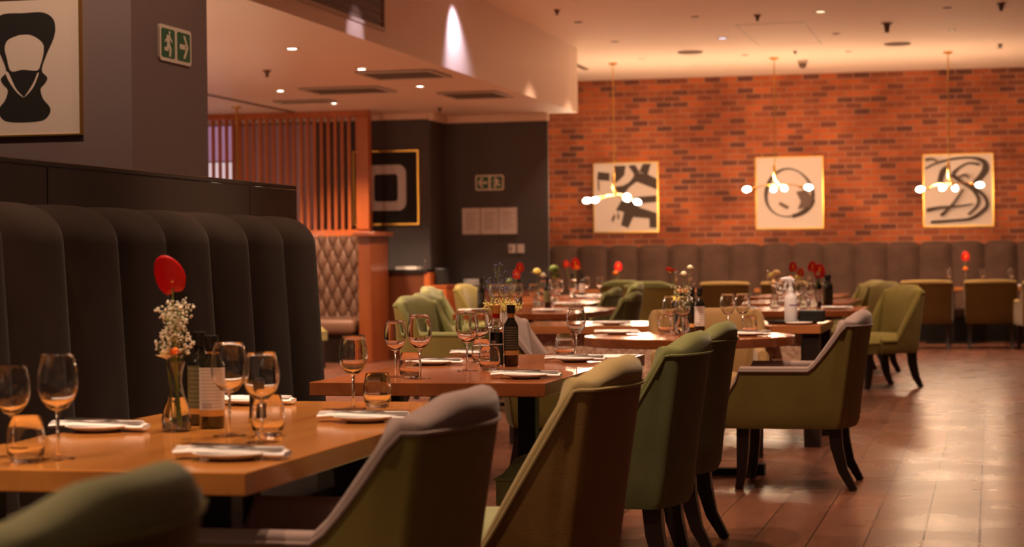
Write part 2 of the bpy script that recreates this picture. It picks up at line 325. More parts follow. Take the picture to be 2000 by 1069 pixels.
spot(-4.3, 7.3, ZH-.05, 90, 55, target=(-4.45, 8.86, 2.1), size=.05)
spot(-4.5, 15.2, 3.2, 5, 60, color=(.85, .72, .9), target=(-4.93, 15.2, 3.0), size=.03)
def sprinkler(x, y, z, label, big=1):
    t = thing('sprinkler_head', label, 'sprinkler', (x, y, z), 0, 'sprinkler heads on the ceilings')
    MB().lathe([(0, 0), (.035*big, 0), (.032*big, -.008), (.018*big, -.022), (.012*big, -.045*big), (.017*big, -.05*big), (0, -.056*big)], 12).obj('sprinkler_body', 'fitting', t)
for x, y, z, l, b in ((-6.58, 17.6, ZL, 'small sprinkler head on the lower ceiling between the lit downlights', 1.2), (-6.3, 22.6, ZL, 'small sprinkler head on the lower ceiling above the framed square picture', 1),
                      (-4.38, 20.3, ZH, 'small sprinkler head on the upper ceiling near the soffit top', 1), (-2.42, 21.4, ZH, 'small sprinkler head on the upper ceiling in front of the hatch', 1.2),
                      (-1.115, 22.6, ZH, 'large round sprinkler head on the upper ceiling right of the hatch', 2), (.117, 21.2, ZH, 'sprinkler head at the upper right edge of the ceiling', 1.5),
                      (-2.39, 25.3, ZH, 'tiny sprinkler head near the middle pendant rose', .8), (.123, 25.3, ZH, 'tiny sprinkler head on the ceiling right of the right pendant', 1)):
    sprinkler(x, y, z, l, b)
for x, y, l in ((-3.67, 24.93, 'flat round ceiling speaker left of the access hatch'), (-1.10, 24.82, 'flat round ceiling speaker right of the access hatch')):
    tag(MB().lathe([(0, 0), (.16, 0), (.16, -.012), (.13, -.02), (0, -.02)], 24).obj('ceiling_speaker', 'grille'), l, 'speaker', 'ceiling speakers').location = (x, y, ZH)
t = thing('security_camera', 'small dark dome camera on the ceiling in front of the brick wall', 'camera', (-2.406, 26.5, ZH))
MB().lathe([(0, 0), (.07, 0), (.07, -.04), (0, -.04)], 16).obj('camera_base', 'ring', t)
MB().lathe([(.055, -.04), (.05, -.08), (.03, -.105), (0, -.112)], 16).obj('camera_dome', 'fitting', t)
def vent(x0, x1, y0, y1, label):
    t = thing('ceiling_vent', label, 'vent', ((x0+x1)/2, (y0+y1)/2, ZL), 0, 'air grilles in the lower ceiling'); a, b = (x1-x0)/2, (y1-y0)/2
    MB().box(-a, a, -b, b, -.008, 0).obj('backing', 'grille', t, 0)
    f = MB(); w = .04
    f.box(-a, a, -b, -b+w, -.02, -.001).box(-a, a, b-w, b, -.02, -.001).box(-a, -a+w, -b+w, b-w, -.02, -.001).box(a-w, a, -b+w, b-w, -.02, -.001).obj('frame', 'ring', t, 0)
    n = max(3, int((y1-y0)/.1))
    s_ = MB()
    for i in range(1, n): yy = -b+(2*b)*i/n; s_.box(-a+w, a-w, yy-.012, yy+.012, -.018, -.006)
    s_.obj('louvre_blades', 'grille', t, 0)
vent(-5.85, -5.1, 18.0, 18.75, 'dark air grille in the lower ceiling nearest the soffit')
vent(-5.75, -5.1, 20.5, 21.3, 'dark air grille in the lower ceiling farthest right')
vent(-7.75, -7.1, 20.9, 21.2, 'narrow air grille in the lower ceiling above the slatted screen')
vent(-6.95, -6.1, 19.5, 20.2, 'pinkish air grille in the lower ceiling, middle of the three near it')
t = thing('return_air_grille', 'large dark return air grille set high in the soffit face', 'vent', (-4.93, 14.4, 3.12))
MB().box(-.01, .004, -2.2, 1.52, 0, .62).obj('backing', 'grille', t, 0)
MB().box(0, .02, -2.2, 1.56, -.03, 0).box(0, .02, 1.52, 1.56, 0, .62).obj('frame', 'ring', t, 0)
s_ = MB()
for i in range(9): s_.box(.001, .012, -2.2, 1.52, .04+i*.065, .06+i*.065)
s_.obj('louvre_blades', 'fitting', t, 0)

# ------------------------------------------------------------------ slatted screen, booth, counter
t = thing('slatted_screen', 'orange brown slatted timber screen standing behind the tufted booth', 'screen', (0, 22.6, 0))
MB().box(-11.2, -7.18, 0, .1, 2.90, ZL-.001).obj('top_rail', 'screen_wood', t, 0, .006, 1)
MB().box(-11.2, -7.18, 0, .1, 1.48, 1.55).obj('bottom_rail', 'screen_wood', t, 0, .006, 1)
for i in range(43):
    x = -7.42-.0865*i
    MB().box(x-.036, x, .03, .065, 1.55, 2.90).obj('slat', 'screen_wood', t, 0)
MB().box(-7.34, -7.18, -.02, .12, 1.55, 2.90).obj('end_post', 'screen_wood', t, 0, .006, 1)
struct(MB().box(-12.9, -9.12, 23.24, 23.249, 1.0, 2.42).obj('window_1', 'window', smooth=0))
struct(MB().box(-9.05, -8.1, 23.242, 23.249, 1.0, 2.87).obj('trim_5', 'mauve', smooth=0))
struct(MB().box(-12.9, -9.12, 23.24, 23.249, 2.44, 2.87).obj('window_2', 'window2', smooth=0))
t = thing('tufted_booth', 'brown button tufted booth seat under the slatted screen', 'booth', (-7.55, 22.2, 0))
rows = []
NX, NZ = 155, 100
for j in range(NZ):
    z = .45+1.03*j/(NZ-1); r = []
    for i in range(NX):
        x = -1.6+2.0*i/(NX-1); u = (x+1.6)/.135; w = (z-.60)/.145
        a = abs((u+w*.5) % 1-.5)*2; b = abs((u-w*.5) % 1-.5)*2
        h = .05*max(0, 1-a**3)**.5*max(0, 1-b**3)**.5+.012 if w > -.6 else .055
        r.append((x, .30-h-.06*(1-(z-.45)/1.03), z))
    rows.append(r)
MB().grid(rows).box(-1.6, .40, .30, .38, .1, 1.48).obj('backrest', 'tufted', t, 60)
bt = MB()
for j in range(6):
    for i in range(16):
        x = -1.6+.135*(i+(.5 if j % 2 else 0)); z = .60+.145*j
        if x < .38: bt.ball((x, .285-.06*(1-(z-.45)/1.03), z), .013)
bt.obj('tufting_buttons', 'banquette', t)
MB().box(-1.6, .40, -.35, .24, .33, .50).obj('seat', 'tufted', t, bevel=.05)
MB().box(-1.6, .40, -.28, .28, 0, .33).obj('base', 'dark_wood', t, 0)
MB().box(-1.6, .44, .27, .40, 1.46, 1.50).obj('cap_rail', 'screen_wood', t, 0)
MB().box(.45, .60, -.30, .38, .0, 1.46).box(.40, .67, -.33, .39, 1.46, 1.51).obj('end_panel', 'post_wood', t, 0, .006, 1)
t = thing('service_counter', 'reddish timber service counter with a dark worktop beside the booth', 'counter', (-6.9, 22.7, 0))
MB().box(-.42, .36, 0, .5, .0, 1.03).obj('body', 'panel_wood', t, 0)
MB().box(-.44, .40, -.03, .52, 1.03, 1.07).obj('worktop', 'black', t, 0, .004, 1)
MB().box(.36, .43, -.01, .5, 0, 1.03).obj('end_panel', 'screen_wood', t, 0)
t = thing('side_cabinet', 'low orange timber cabinet against the end of the service counter', 'cabinet', (-6.42, 22.72, 0))
MB().box(-.04, .14, 0, .5, 0, .86).obj('body', 'screen_wood', t, 0); MB().box(-.05, .15, -.01, .51, .86, .88).obj('worktop', 'screen_wood', t, 0)
tag(MB().box(-.05, .07, 0, .2, 0, .20).obj('till', 'black', None, 0, .01, 2), 'small black till on the low cabinet beside the service counter', 'till').location = (-6.40, 22.85, .88)
tag(MB().box(-.13, .13, 0, .2, 0, .035).obj('paper_stack', 'paper', None, 0), 'low stack of white paper on the dark counter worktop', 'paper').location = (-6.78, 22.75, 1.07)
t = thing('small_glass_jar', 'small glass jar at the right end of the dark counter worktop', 'jar', (-6.56, 22.8, 1.07))
MB().lathe([(0, 0), (.03, 0), (.035, .08), (.025, .1), (.02, .1), (.03, .08), (.026, .005), (0, .005)], 14).obj('jar_body', 'glass', t); MB().lathe([(0, .1), (.028, .1), (.028, .12), (0, .12)], 12).obj('lid', 'steel', t)
# low sideboard behind the green chairs
t = thing('sideboard', 'low reddish sideboard in front of the dark partition wall', 'sideboard', (-5.95, 23.3, 0))
MB().box(-.45, .6, 0, .45, .1, .82).obj('body', 'panel_wood', t, 0); MB().box(-.47, .62, -.02, .46, .82, .86).obj('worktop', 'dark_wood', t, 0); MB().box(-.42, .57, .05, .4, 0, .1).obj('plinth', 'black', t, 0)
for k in range(4): tag(MB().lathe([(0, 0), (.06, 0), (.11, .012), (.11, .018), (0, .008)], 16).obj('plate', 'porcelain'), 'white plate in a low stack on the sideboard, %s' % ('bottom one', 'second from bottom', 'second from top', 'top one')[k], 'plate', 'stacked plates on the sideboard').location = (-6.15, 23.45, .862+k*.02)
tag(MB().prism([(0, 0), (0, .002), (.3, .002), (.3, 0)], -.1, .1).obj('napkin', 'napkin', None, 0), 'pinkish napkin lying beside the plates on the sideboard', 'napkin').location = (-5.95, 23.5, .861)

# ------------------------------------------------------------------ pictures
def pict(name, label, cx, y, cz, w, h, shapes, bgm='canvas', inks=('ink_soft', 'ink_mid', 'canvas'), fw=.016, cat='picture', fd=.035):
    t = thing(name, label, cat, (cx, y, cz))
    c = MB().box(-w/2, w/2, -.02, .0, -h/2, h/2)
    for k, (mi, pts) in enumerate(shapes):
        P = [((px-.5)*w, (.5-py)*h) for px, py in pts]
        c.prism(P, -.0212-.0004*k, -.0205, mi+1)
    c.obj('canvas', [bgm]+list(inks), t, 0)
    f = MB(); a, b = w/2+fw, h/2+fw
    f.box(-a, a, -fd, .0, b-fw, b).box(-a, a, -fd, .0, -b, -b+fw).box(-a, -a+fw, -fd, 0, -b+fw, b-fw).box(a-fw, a, -fd, 0, -b+fw, b-fw)
    f.obj('frame', 'gold', t, 0)
    return t
def norm(pts, x0, x1, y0, y1): return [((x-x0)/(x1-x0), (y-y0)/(y1-y0)) for x, y in pts]
def stroke(pts, w):                                                # polyline with width -> polygon
    w = w if hasattr(w, '__len__') else [w]*len(pts); L, Rr = [], []
    # smooth by Catmull-Rom
    P = []; Wd = []
    for i in range(len(pts)-1):
        p0 = pts[max(i-1, 0)]; p1 = pts[i]; p2 = pts[i+1]; p3 = pts[min(i+2, len(pts)-1)]
        for s in range(5):
            u = s/5; P.append(tuple(.5*(2*p1[k]+(p2[k]-p0[k])*u+(2*p0[k]-5*p1[k]+4*p2[k]-p3[k])*u*u+(3*p1[k]-p0[k]-3*p2[k]+p3[k])*u**3) for k in (0, 1))); Wd.append(w[i]*(1-u)+w[i+1]*u)
    P.append(pts[-1]); Wd.append(w[-1]); out = []
    for i in range(len(P)-1):
        dx, dy = P[i+1][0]-P[i][0], P[i+1][1]-P[i][1]; l = math.hypot(dx, dy) or 1; nx, ny = -dy/l, dx/l
        ex, ey = dx/l*Wd[i]*.2, dy/l*Wd[i]*.2
        out.append([(P[i][0]+nx*Wd[i]/2-ex, P[i][1]+ny*Wd[i]/2-ey), (P[i+1][0]+nx*Wd[i+1]/2+ex, P[i+1][1]+ny*Wd[i+1]/2+ey), (P[i+1][0]-nx*Wd[i+1]/2+ex, P[i+1][1]-ny*Wd[i+1]/2+ey), (P[i][0]-nx*Wd[i]/2-ex, P[i][1]-ny*Wd[i]/2-ey)])
    return out
B1 = (535, 1200, 205, 925)
sh = [(0, norm(p, *B1)) for p in (
    [(575, 290), (700, 305), (700, 390), (565, 375)], [(745, 230), (870, 230), (855, 330), (800, 385), (750, 420), (735, 330)],
    [(895, 230), (970, 225), (1015, 300), (960, 330)], [(1050, 215), (1135, 215), (1100, 330), (1010, 300)], [(960, 300), (1100, 325), (1195, 375), (1195, 490), (1000, 410), (940, 400)],
    [(960, 340), (1000, 390), (900, 465), (860, 520), (790, 520), (740, 450), (840, 440), (900, 410)],
    [(820, 600), (1020, 560), (1190, 550), (1190, 620), (1050, 630), (1000, 670), (850, 720), (760, 700)], [(860, 650), (1000, 670), (1190, 735), (1190, 800), (940, 775), (850, 720)],
    [(850, 700), (950, 760), (890, 890), (815, 860)], [(1110, 770), (1190, 790), (1190, 890), (1115, 890)])]
sh += [(1, norm(p, *B1)) for p in ([(570, 385), (590, 385), (590, 490), (575, 490)], [(745, 735), (760, 770), (730, 830), (710, 800)], [(780, 700), (800, 760), (795, 800), (775, 790)])]
pict('abstract_painting', 'square abstract painting with heavy angular black strokes, left of three on the brick wall', -5.153, 28.5, 2.061, .93, .99, sh)
ring = []
N = 48
def rr(a): return 175+6*math.sin(3*a+.5)
for k in range(N):
    a, b = 2*PI*k/N, 2*PI*(k+1)/N; wa = 9+5*math.sin(a*2+1)+(8 if .2 < a < 1.4 else 0)
    ring.append((0, [((1637+math.cos(t)*(rr(t)+s_*wa)-1395)/490, (440+math.sin(t)*(rr(t)+s_*wa)-178)/514) for t, s_ in ((a, -1), (b, -1), (b, 1), (a, 1))]))
B2 = (1395, 1885, 178, 692)
ring += [(1, norm(p, *B2)) for p in ([(1690, 430), (1760, 415), (1815, 470), (1790, 540), (1700, 560), (1725, 500)], [(1570, 500), (1640, 540), (1620, 555), (1560, 520)])]
pict('abstract_painting', 'square painting of one black brush circle, middle of three on the brick wall', -2.79, 28.5, 2.085, .93, 1.0, ring)
B3 = (305, 965, 200, 890); st = []
for pts, w, mi in (([(320, 330), (400, 290), (560, 245), (760, 232), (880, 270), (900, 340), (860, 410), (770, 500)], [20, 22, 25, 22, 45, 70, 60, 40], 0), ([(460, 455), (490, 360), (545, 310)], [55, 60, 30], 0),
                   ([(590, 380), (650, 325), (740, 285), (840, 300)], [40, 22, 18, 25], 0), ([(575, 395), (650, 455), (760, 530), (825, 620), (815, 700), (730, 780)], [45, 35, 30, 32, 28, 16], 0),
                   ([(760, 520), (870, 590), (912, 690), (850, 765), (740, 825), (600, 838), (370, 852)], [35, 28, 34, 34, 26, 22, 26], 0), ([(680, 540), (580, 680), (470, 785)], [18, 22, 34], 0),
                   ([(335, 735), (450, 712), (600, 703), (770, 682)], [38, 26, 18, 8], 0), ([(325, 245), (390, 240), (440, 275), (380, 300)], [30, 22, 16, 12], 1), ([(640, 420), (700, 400), (740, 430)], [20, 30, 14], 1)):
    st += [(mi, norm(q, *B3)) for q in stroke(pts, w)]
pict('abstract_painting', 'square painting of looping black brush marks, right of three on the brick wall', -.445, 28.5, 2.078, .93, .99, st)
def rsq(cx, cy, hw, hh, r, n=6):
    o = []
    for sx, sy, a0 in ((1, 1, 0), (-1, 1, 90), (-1, -1, 180), (1, -1, 270)):
        for k in range(n+1): a = math.radians(a0+90*k/n); o.append((cx+sx*(hw-r)+r*math.cos(a), cy+sy*(hh-r)+r*math.sin(a)))
    return o
pict('square_ring_painting', 'black painting of a white rounded square ring on the dark wall', -7.166, 23.25, 2.065, .80, .87, [(0, rsq(.5, .5, .32, .32, .12)), (1, rsq(.5, .5, .188, .192, .05))], 'ink', ('white_paint', 'ink', 'ink'), .02)
def smooth_loop(p, k=5):
    n = len(p); o = []
    for i in range(n):
        a, b, c, d = p[i-1], p[i], p[(i+1) % n], p[(i+2) % n]
        for s_i in range(k):
            u = s_i/k; o.append(tuple(.5*(2*b[j]+(c[j]-a[j])*u+(2*a[j]-5*b[j]+4*c[j]-d[j])*u*u+(3*b[j]-a[j]-3*c[j]+d[j])*u**3) for j in (0, 1)))
    return o
def q0(p): return [((x+148)/(422+148), (y-0)/705) for x, y in smooth_loop(p)]
half = [(145, 70), (240, 70), (290, 100), (305, 150), (295, 210), (260, 290), (235, 370), (262, 410), (250, 440), (228, 470), (240, 520), (270, 560), (275, 590), (250, 625), (210, 637), (145, 640)]
full = half+[(290-x, y) for x, y in half[::-1][1:-1]]
hole = [(105, 190), (145, 183), (190, 190), (240, 230), (245, 280), (230, 340), (210, 372), (140, 365), (80, 370), (60, 300), (50, 250), (65, 210)]
pict('abstract_painting', 'large cream picture with a bulbous black shape on the left wall', -4.562, 8.86, 2.13, .60, .655,
     [(0, q0(full)), (2, q0(hole)), (2, q0([(52, 378), (68, 380), (104, 462), (143, 510), (110, 484), (72, 428)])), (2, q0([(212, 388), (220, 390), (190, 462), (146, 510), (175, 466), (200, 420)]))], inks=('ink', 'ink_mid', 'canvas'), fw=.008, fd=.025)
def exit_sign(label, loc, rz, w, h, order, arrow):
    t = thing('exit_sign', label, 'sign', loc, rz, None)
    MB().prism(rsq(0, 0, w/2, h/2, h*.12), -.012, 0).obj('board', 'sign_white', t, 0)
    p = h*.40
    for i, k in enumerate(order):
        cx = (-1 if i == 0 else 1)*w*.245; g = MB(); s_ = MB()
        g.prism(rsq(cx, 0, w*.205, h*.40, h*.07), -.0135, -.0115)
        def A(pts, f=1): s_.prism([(cx+f*x*h*(1 if k == 'arrow' else 1.12), z*h) for x, z in pts], -.0148-.00025*len(s_.f)/8, -.0130)
        if k == 'arrow':
            f = arrow; A([(-.30, -.07), (.10, -.07), (.10, .07), (-.30, .07)], f); A([(-.06, .32), (.08, .32), (.31, 0), (.17, 0)], f); A([(.17, 0), (.31, 0), (.08, -.32), (-.06, -.32)], f)
        else:
            f = arrow
            A([(.07+.055*math.cos(a*PI/4), .30+.055*math.sin(a*PI/4)) for a in range(8)], f)
            A([(-.11, .23), (.09, .24), (.07, -.04), (-.08, -.04)], f); A([(-.07, .22), (-.10, .16), (-.22, .06), (-.20, .0), (-.04, .14)], f)
            A([(.04, .16), (.20, .02), (.24, .07), (.08, .22)], f); A([(.07, 0), (.17, -.14), (.13, -.36), (.03, -.36), (.05, -.15), (-.06, -.04)], f)
            A([(-.08, 0), (.04, -.03), (-.04, -.22), (-.26, -.22), (-.26, -.12), (-.12, -.12)], f)
        pn = g.obj('green_panel', 'sign_green', t, 0); s_.obj('arrow_symbol' if k == 'arrow' else 'running_man_symbol', 'sign_white', pn, 0)
    return t
exit_sign('green exit sign with running man and right arrow on the left column', (-4.0, 9.37, 2.27), PI/2, .40, .18, ('man', 'arrow'), 1)
exit_sign('green exit sign with left arrow and running man above the framed notices', (-6.03, 23.9, 2.13), 0, .36, .19, ('arrow', 'man'), -1)
for i, (x, l) in enumerate(((-6.27, 'left'), (-6.035, 'middle'), (-5.80, 'right'))):
    t = thing('wall_notice', 'framed white notice under the exit sign, %s one of three' % l, 'notice', (x, 23.9, 1.655), 0, 'framed notices on the dark wall')
    c = MB().box(-.105, .105, -.012, 0, -.155, .155)
    for k in range(9): c.box(-.07, .07-.02*(k % 3), -.0128, -.012, .10-k*.025, .107-k*.025, 1)
    c.obj('sheet', ['paper', 'paper_line'], t, 0)
    MB().box(-.113, .113, -.018, 0, .155, .163).box(-.113, .113, -.018, 0, -.163, -.155).box(-.113, -.105, -.018, 0, -.155, .155).box(.105, .113, -.018, 0, -.155, .155).obj('frame', 'paper', t, 0)
for x, l in ((-5.755, 'white wall switch with a dark rocker, left of two under the notices'), (-5.645, 'plain white wall switch, right of two under the notices')):
    t = thing('wall_switch', l, 'switch', (x, 23.9, 1.31), 0, 'wall switches')
    MB().box(-.045, .045, -.01, 0, -.055, .055).obj('switch_plate', 'paper', t, 0); MB().box(-.03, .0, -.014, -.009, -.03, .03).obj('rocker', 'paper_line' if x < -5.7 else 'paper', t, 0)

# ------------------------------------------------------------------ pendants
def pendant(x, y, zc, label, bulbs, drop=.32, top=ZH):
    t = thing('pendant_light', label, 'pendant light', (x, y, top), 0, 'branching brass pendants')
    MB().lathe([(0, 0), (.06, 0), (.06, -.02), (.012, -.035), (0, -.035)], 16).obj('ceiling_rose', 'brass', t)
    zc -= top
    MB().tube([(0, 0, -.03), (0, 0, zc+drop)], .008, 8).obj('rod', 'brass', t)
    MB().tube([(0, 0, zc+drop), (-.01, 0, zc+drop-.02), (0, 0, zc+.12), (.07, 0, zc+.02)], [.014, .02, .02, .012], 8).obj('stem_joint', 'brass', t)
    for bx, by, bz in bulbs:
        e = Vector((bx, by, bz+zc)); s0 = Vector((.03, 0, zc+.05)); d = (e-s0).normalized()
        a = MB().tube([s0, s0+(e-s0)*.5+Vector((0, 0, .02)), e-d*.10], .008, 6).tube([e-d*.12, e-d*.07], .018, 10).obj('arm', 'brass', t)
        b = MB().ball((0, 0, 0), .036, 0, 14, 9, 1.45).obj('bulb', 'bulb', t); b.location = e; b.rotation_euler = d.to_track_quat('Z', 'Y').to_euler()
        l = bpy.data.lights.new('bulb_light', 'POINT'); l.energy = 19; l.color = (1, .66, .40); l.shadow_soft_size = .06
        lo = bpy.data.objects.new('bulb_light', l); COL.objects.link(lo); lo.location = (x+e.x, y+e.y, top+e.z-.0); b.visible_shadow = True
        lo.location = (x+e.x+d.x*.14, y+e.y+d.y*.14, top+e.z+.07)
pendant(-4.86, 26, 1.97, 'brass pendant with glowing globe bulbs in front of the left painting', [(-.37, 0, -.02), (-.22, -.2, -.02), (.15, .1, 0), (.20, -.15, .02), (.31, 0, -.05)])
pendant(-2.73, 26, 2.06, 'brass pendant with glowing globe bulbs in front of the circle painting', [(-.37, 0, 0), (0, -.2, -.01), (.10, .15, .01), (.43, 0, .01)])
pendant(-.52, 26, 2.04, 'brass pendant with glowing globe bulbs in front of the looping painting', [(-.36, 0, -.02), (-.08, -.15, -.01), (.07, .15, -.01), (.38, 0, .02)])
pendant(-7.0, 12.3, 1.9, 'added unseen brass pendant behind the left wall, brightening the lower ceiling', [(-.3, 0, 0), (0, -.2, 0), (.1, .2, 0), (.35, 0, 0)], top=ZL)  # added out of view to brighten the lower ceiling
pendant(-8.7, 14.8, 1.9, 'second added unseen brass pendant farther behind the left wall, brightening the lower ceiling', [(-.3, 0, 0), (0, -.2, 0), (.1, .2, 0), (.35, 0, 0)], top=ZL)  # second added pendant, also out of view, for the lower ceiling
t = thing('brass_hanging_rod', 'thin brass pendant rod hanging before the slatted screen', 'pendant light', (-8.43, 21.55, ZL))
MB().lathe([(0, 0), (.06, 0), (.06, -.02), (.012, -.03), (0, -.03)], 14).obj('ceiling_rose', 'brass', t); MB().tube([(0, 0, -.02), (0, 0, -1.45)], .016, 8).obj('rod', 'brass', t)
for dx in (-.2, .2):
    MB().tube([(0, 0, -1.43), (dx, 0, -1.5)], .009, 6).obj('arm', 'brass', t); MB().ball((dx*1.3, 0, -1.52), .05, 0, 12, 8).obj('bulb', 'bulb', t)

# ------------------------------------------------------------------ channel banquettes
def channels(mb, length, pitch, z0, z1, depth, bulge, sub=9, toprad=.10):
    # local: runs along +x, front faces -y (front at y=0), back at y=depth
    prof = []
    for j in range(10): prof.append((0+.05*(j/9), z0+(z1-toprad-z0)*j/9))
    cy, cz = .05+toprad, z1-toprad
    for j in range(1, 9): a = PI-PI/2*j/8; prof.append((cy+toprad*math.cos(a), cz+toprad*math.sin(a)))
    prof.append((depth-.02, z1)); prof.append((depth, z1-.03)); prof.append((depth, z0))
    n = int(round(length/pitch)); rows = []
    for i in range(n*sub+1):
        u = (i % sub)/sub if i < n*sub else 1; b = bulge*(1-abs(2*u-1)**3.2)**.7 if 0 < u < 1 else 0
        x = i/sub*pitch; r = []
        for k, (yy, zz) in enumerate(prof):
            f = 1 if k < 10 else (math.cos((k-9)/8*PI/2) if k < 18 else 0); g = 0 if k < 10 else math.sin((k-9)/8*PI/2) if k < 18 else 1
            if k > 18: g = 0
            r.append((x, yy-b*f, zz+b*.55*g))
        rows.append(r)
    mb.grid(rows)
    m = len(prof); mb.f.append(tuple(range(len(mb.v)-m*(n*sub+1), len(mb.v)-m*(n*sub)))); mb.m.append(0); mb.f.append(tuple(range(len(mb.v)-m, len(mb.v)))); mb.m.append(0)
t = thing('channel_banquette', 'dark brown velvet bench with tall fluted back beside the near tables', 'banquette', (-2.75, 2.54, 0), PI/2)
b_ = MB(); channels(b_, 5.46, .39, .40, 1.335, .33, .05); b_.obj('backrest', 'banquette', t, 50)
MB().box(0, 5.46, -.48, .06, .34, .47).obj('seat', 'banquette', t, bevel=.04)
MB().box(0, 5.46, -.44, .30, 0, .34).obj('base', 'banquette', t, 0)
t = thing('channel_banquette', 'long taupe fluted banquette running along the foot of the brick wall', 'banquette', (-6.7, 28.14, 0), 0)
b_ = MB(); channels(b_, 11.0, .44, .40, 1.325, .34, .075, sub=7, toprad=.05); b_.obj('backrest', 'banquette_far', t, 50)
MB().box(0, 11, -.50, .06, .32, .46).obj('seat', 'banquette_far', t, bevel=.03)
MB().box(0, 11, -.46, .3, 0, .32).obj('base', 'black', t, 0)
t = thing('partition_screen', 'glossy black partition standing behind the fluted bench', 'partition', (-3.1, 0, 0))
MB().box(-.14, -.02, 2.0, 8.62, 0, 1.49).obj('core', 'black', t, 0)
for y0, y1 in ((2.0, 4.28), (4.284, 6.174), (6.178, 8.062), (8.066, 8.66)): MB().box(-.02, 0, y0, y1, 0, 1.50).obj('panel', 'black_gloss', t, 0, .002, 1)
MB().box(-.16, 0, 2.0, 8.66, 1.502, 1.522).obj('top_cap', 'black_gloss', t, 0, .003, 1)

# ------------------------------------------------------------------ upholstered chairs (front faces local +y)
def build_chair(kind, name, label, mo, mi_, ms, mp, W=.60):
    arm = kind == 'arm'
    t = thing(name, label, 'chair')
    yf = .27 if arm else .13; hw = W/2; zb = .31
    P = [(-hw, yf-(yf+.235)*(i/22)) for i in range(23)]
    for k in range(1, 4): a = PI+PI/2*k/4; P.append((-hw+.025+.025*math.cos(a), -.235+.025*math.sin(a)))
    nb = 9
    for k in range(nb+1): u = k/nb*.5; P.append((-hw+.025+(hw-.025)*2*u, -.26-.06*math.sin(PI*u)))
    P = P+[(-x, y) for x, y in P[::-1][1:]]
    n = len(P); cum = [0]
    outer, inner, crown = [], [], []
    ringsO, ringsI, seam = [], [], []
    for i, (x, y) in enumerate(P):
        a = Vector(P[max(i-1, 0)]); b = Vector(P[min(i+1, n-1)]); d = (b-a).normalized(); nrm = Vector((-d.y, d.x))    # inward
        if nrm.dot(Vector((-x, -y))) < 0: nrm = -nrm
        f = y+.245-.042                                                   # distance forward of the back
        back = 1-ss((y+.20)/.22); mid = 1-min(1, abs(x)/(hw-.02)) if y < -.24 else 0
        if arm: zs = .60+.225*(1-min(1, f/.125))**1.25 if f > 0 else .825; slope = (1-min(1, f/.125)) if f > 0 else 0
        else: zs = .42+.42*(1-min(1, f/.185))**1.25 if f > 0 else .84; slope = (1-min(1, f/.185))**.6 if f > 0 else 0
        tk = .1
        cr = .022+(.042 if W < .61 else .008)*ss(mid*1.6)+(.05*slope*min(1, f/.05) if f > 0 else 0)+.008*(f <= 0)
        lean = .075*back; flare = .02*(1 if y > -.2 else .4)
        yb = -.26-.06*math.cos(min(1, abs(x)/hw)*PI/2)
        xi = math.copysign(min(abs(x), hw-(.06 if arm else .05)), x); yi = max(y, (yb if y < -.2 else -.26)+.10)
        def pt(off, z, bul=0):
            q = off/tk; k = (z-zb)/.55; px = x+(xi-x)*q; py = y+(yi-y)*q+bul-lean*max(0, k)**1.2
            px += math.copysign(flare*max(0, k)*min(1, abs(x)/.1), x) if abs(x) > .01 else 0
            if arm and y > .1: py += .055*ss((y-.1)/.17)*(1-ss((z-.42)/.16))-.02*ss((z-.5)/.1)*ss((y-.1)/.17)
            return (px, py, z)
        ringsO.append([pt(.012*(1-min(1, (z_-zb)/.03)), z_) for z_ in [zb, zb+.03]+[zb+.03+(zs-zb-.03)*j/5 for j in range(1, 6)]])
        r = [pt(.0, zs)]
        for j in range(1, 8): a_ = PI*j/8; r.append(pt(tk*.5*(1-math.cos(a_)), zs+cr*math.sin(a_)**.8))
        bl = .035*back*ss(mid*2)
        for j in range(5): zz = zs+(.42-zs)*j/4; r.append(pt(tk+bl*math.sin(PI*min(1, (j+.6)/4.6)), zz))
        ringsI.append(r); seam.append(pt(-.003, zs-.002))
    o = MB().grid(ringsO)
    shell = o.obj('outer_shell', mo, t, 50)
    o = MB().grid(ringsI); m = len(ringsI[0])
    # close the front ends of the two wings
    for e in (0, n-1):
        O, I = ringsO[e], ringsI[e]; loop = O+I[1:]+[(I[-1][0], I[-1][1], zb)]
        base = len(o.v); o.v += loop; c = (sum(p[0] for p in loop)/len(loop), sum(p[1] for p in loop)/len(loop)+.018, sum(p[2] for p in loop)/len(loop)); o.v.append(c)
        L = len(loop); o.f += [(base+k, base+(k+1) % L, base+L) for k in range(L)]; o.m += [0]*L
    o.obj('inner_upholstery', mi_, t, 50)
    pk = MB().tube(seam, .0048, 6)
    e0 = ringsO[0]; e1 = ringsO[-1]
    pk.tube([(p[0]-.002, p[1]+.004, p[2]) for p in e0], .0045, 6).tube([(p[0]+.002, p[1]+.004, p[2]) for p in e1], .0045, 6)
    pk.obj('piping', mp, shell)
    # seat cushion with a domed top
    sw = hw-(.055 if arm else .02); y0, y1 = -.20, (.285 if arm else .335); rows = []
    for j in range(13):
        v = j/12; r = []
        for i in range(13):
            u = i/12; x = (2*u-1)*sw; y = y0+(y1-y0)*v
            du, dv = 1-abs(2*u-1)**5, 1-(max(0, 2*v-1))**6
            cx = x*(1-.10*max(0, v-.8)*5*abs(2*u-1)**4); r.append((cx, y, .40+.075*(du*dv)**.5+.018*math.sin(PI*u)*math.sin(PI*min(1, v*.9+.1))))
        rows.append(r)
    s = MB().grid(rows); seat = s.obj('seat', ms, t, 60)
    fr = [(-sw, y0), (-sw, y1-.03), (-sw*.92, y1), (0, y1+.012), (sw*.92, y1), (sw, y1-.03), (sw, y0)]
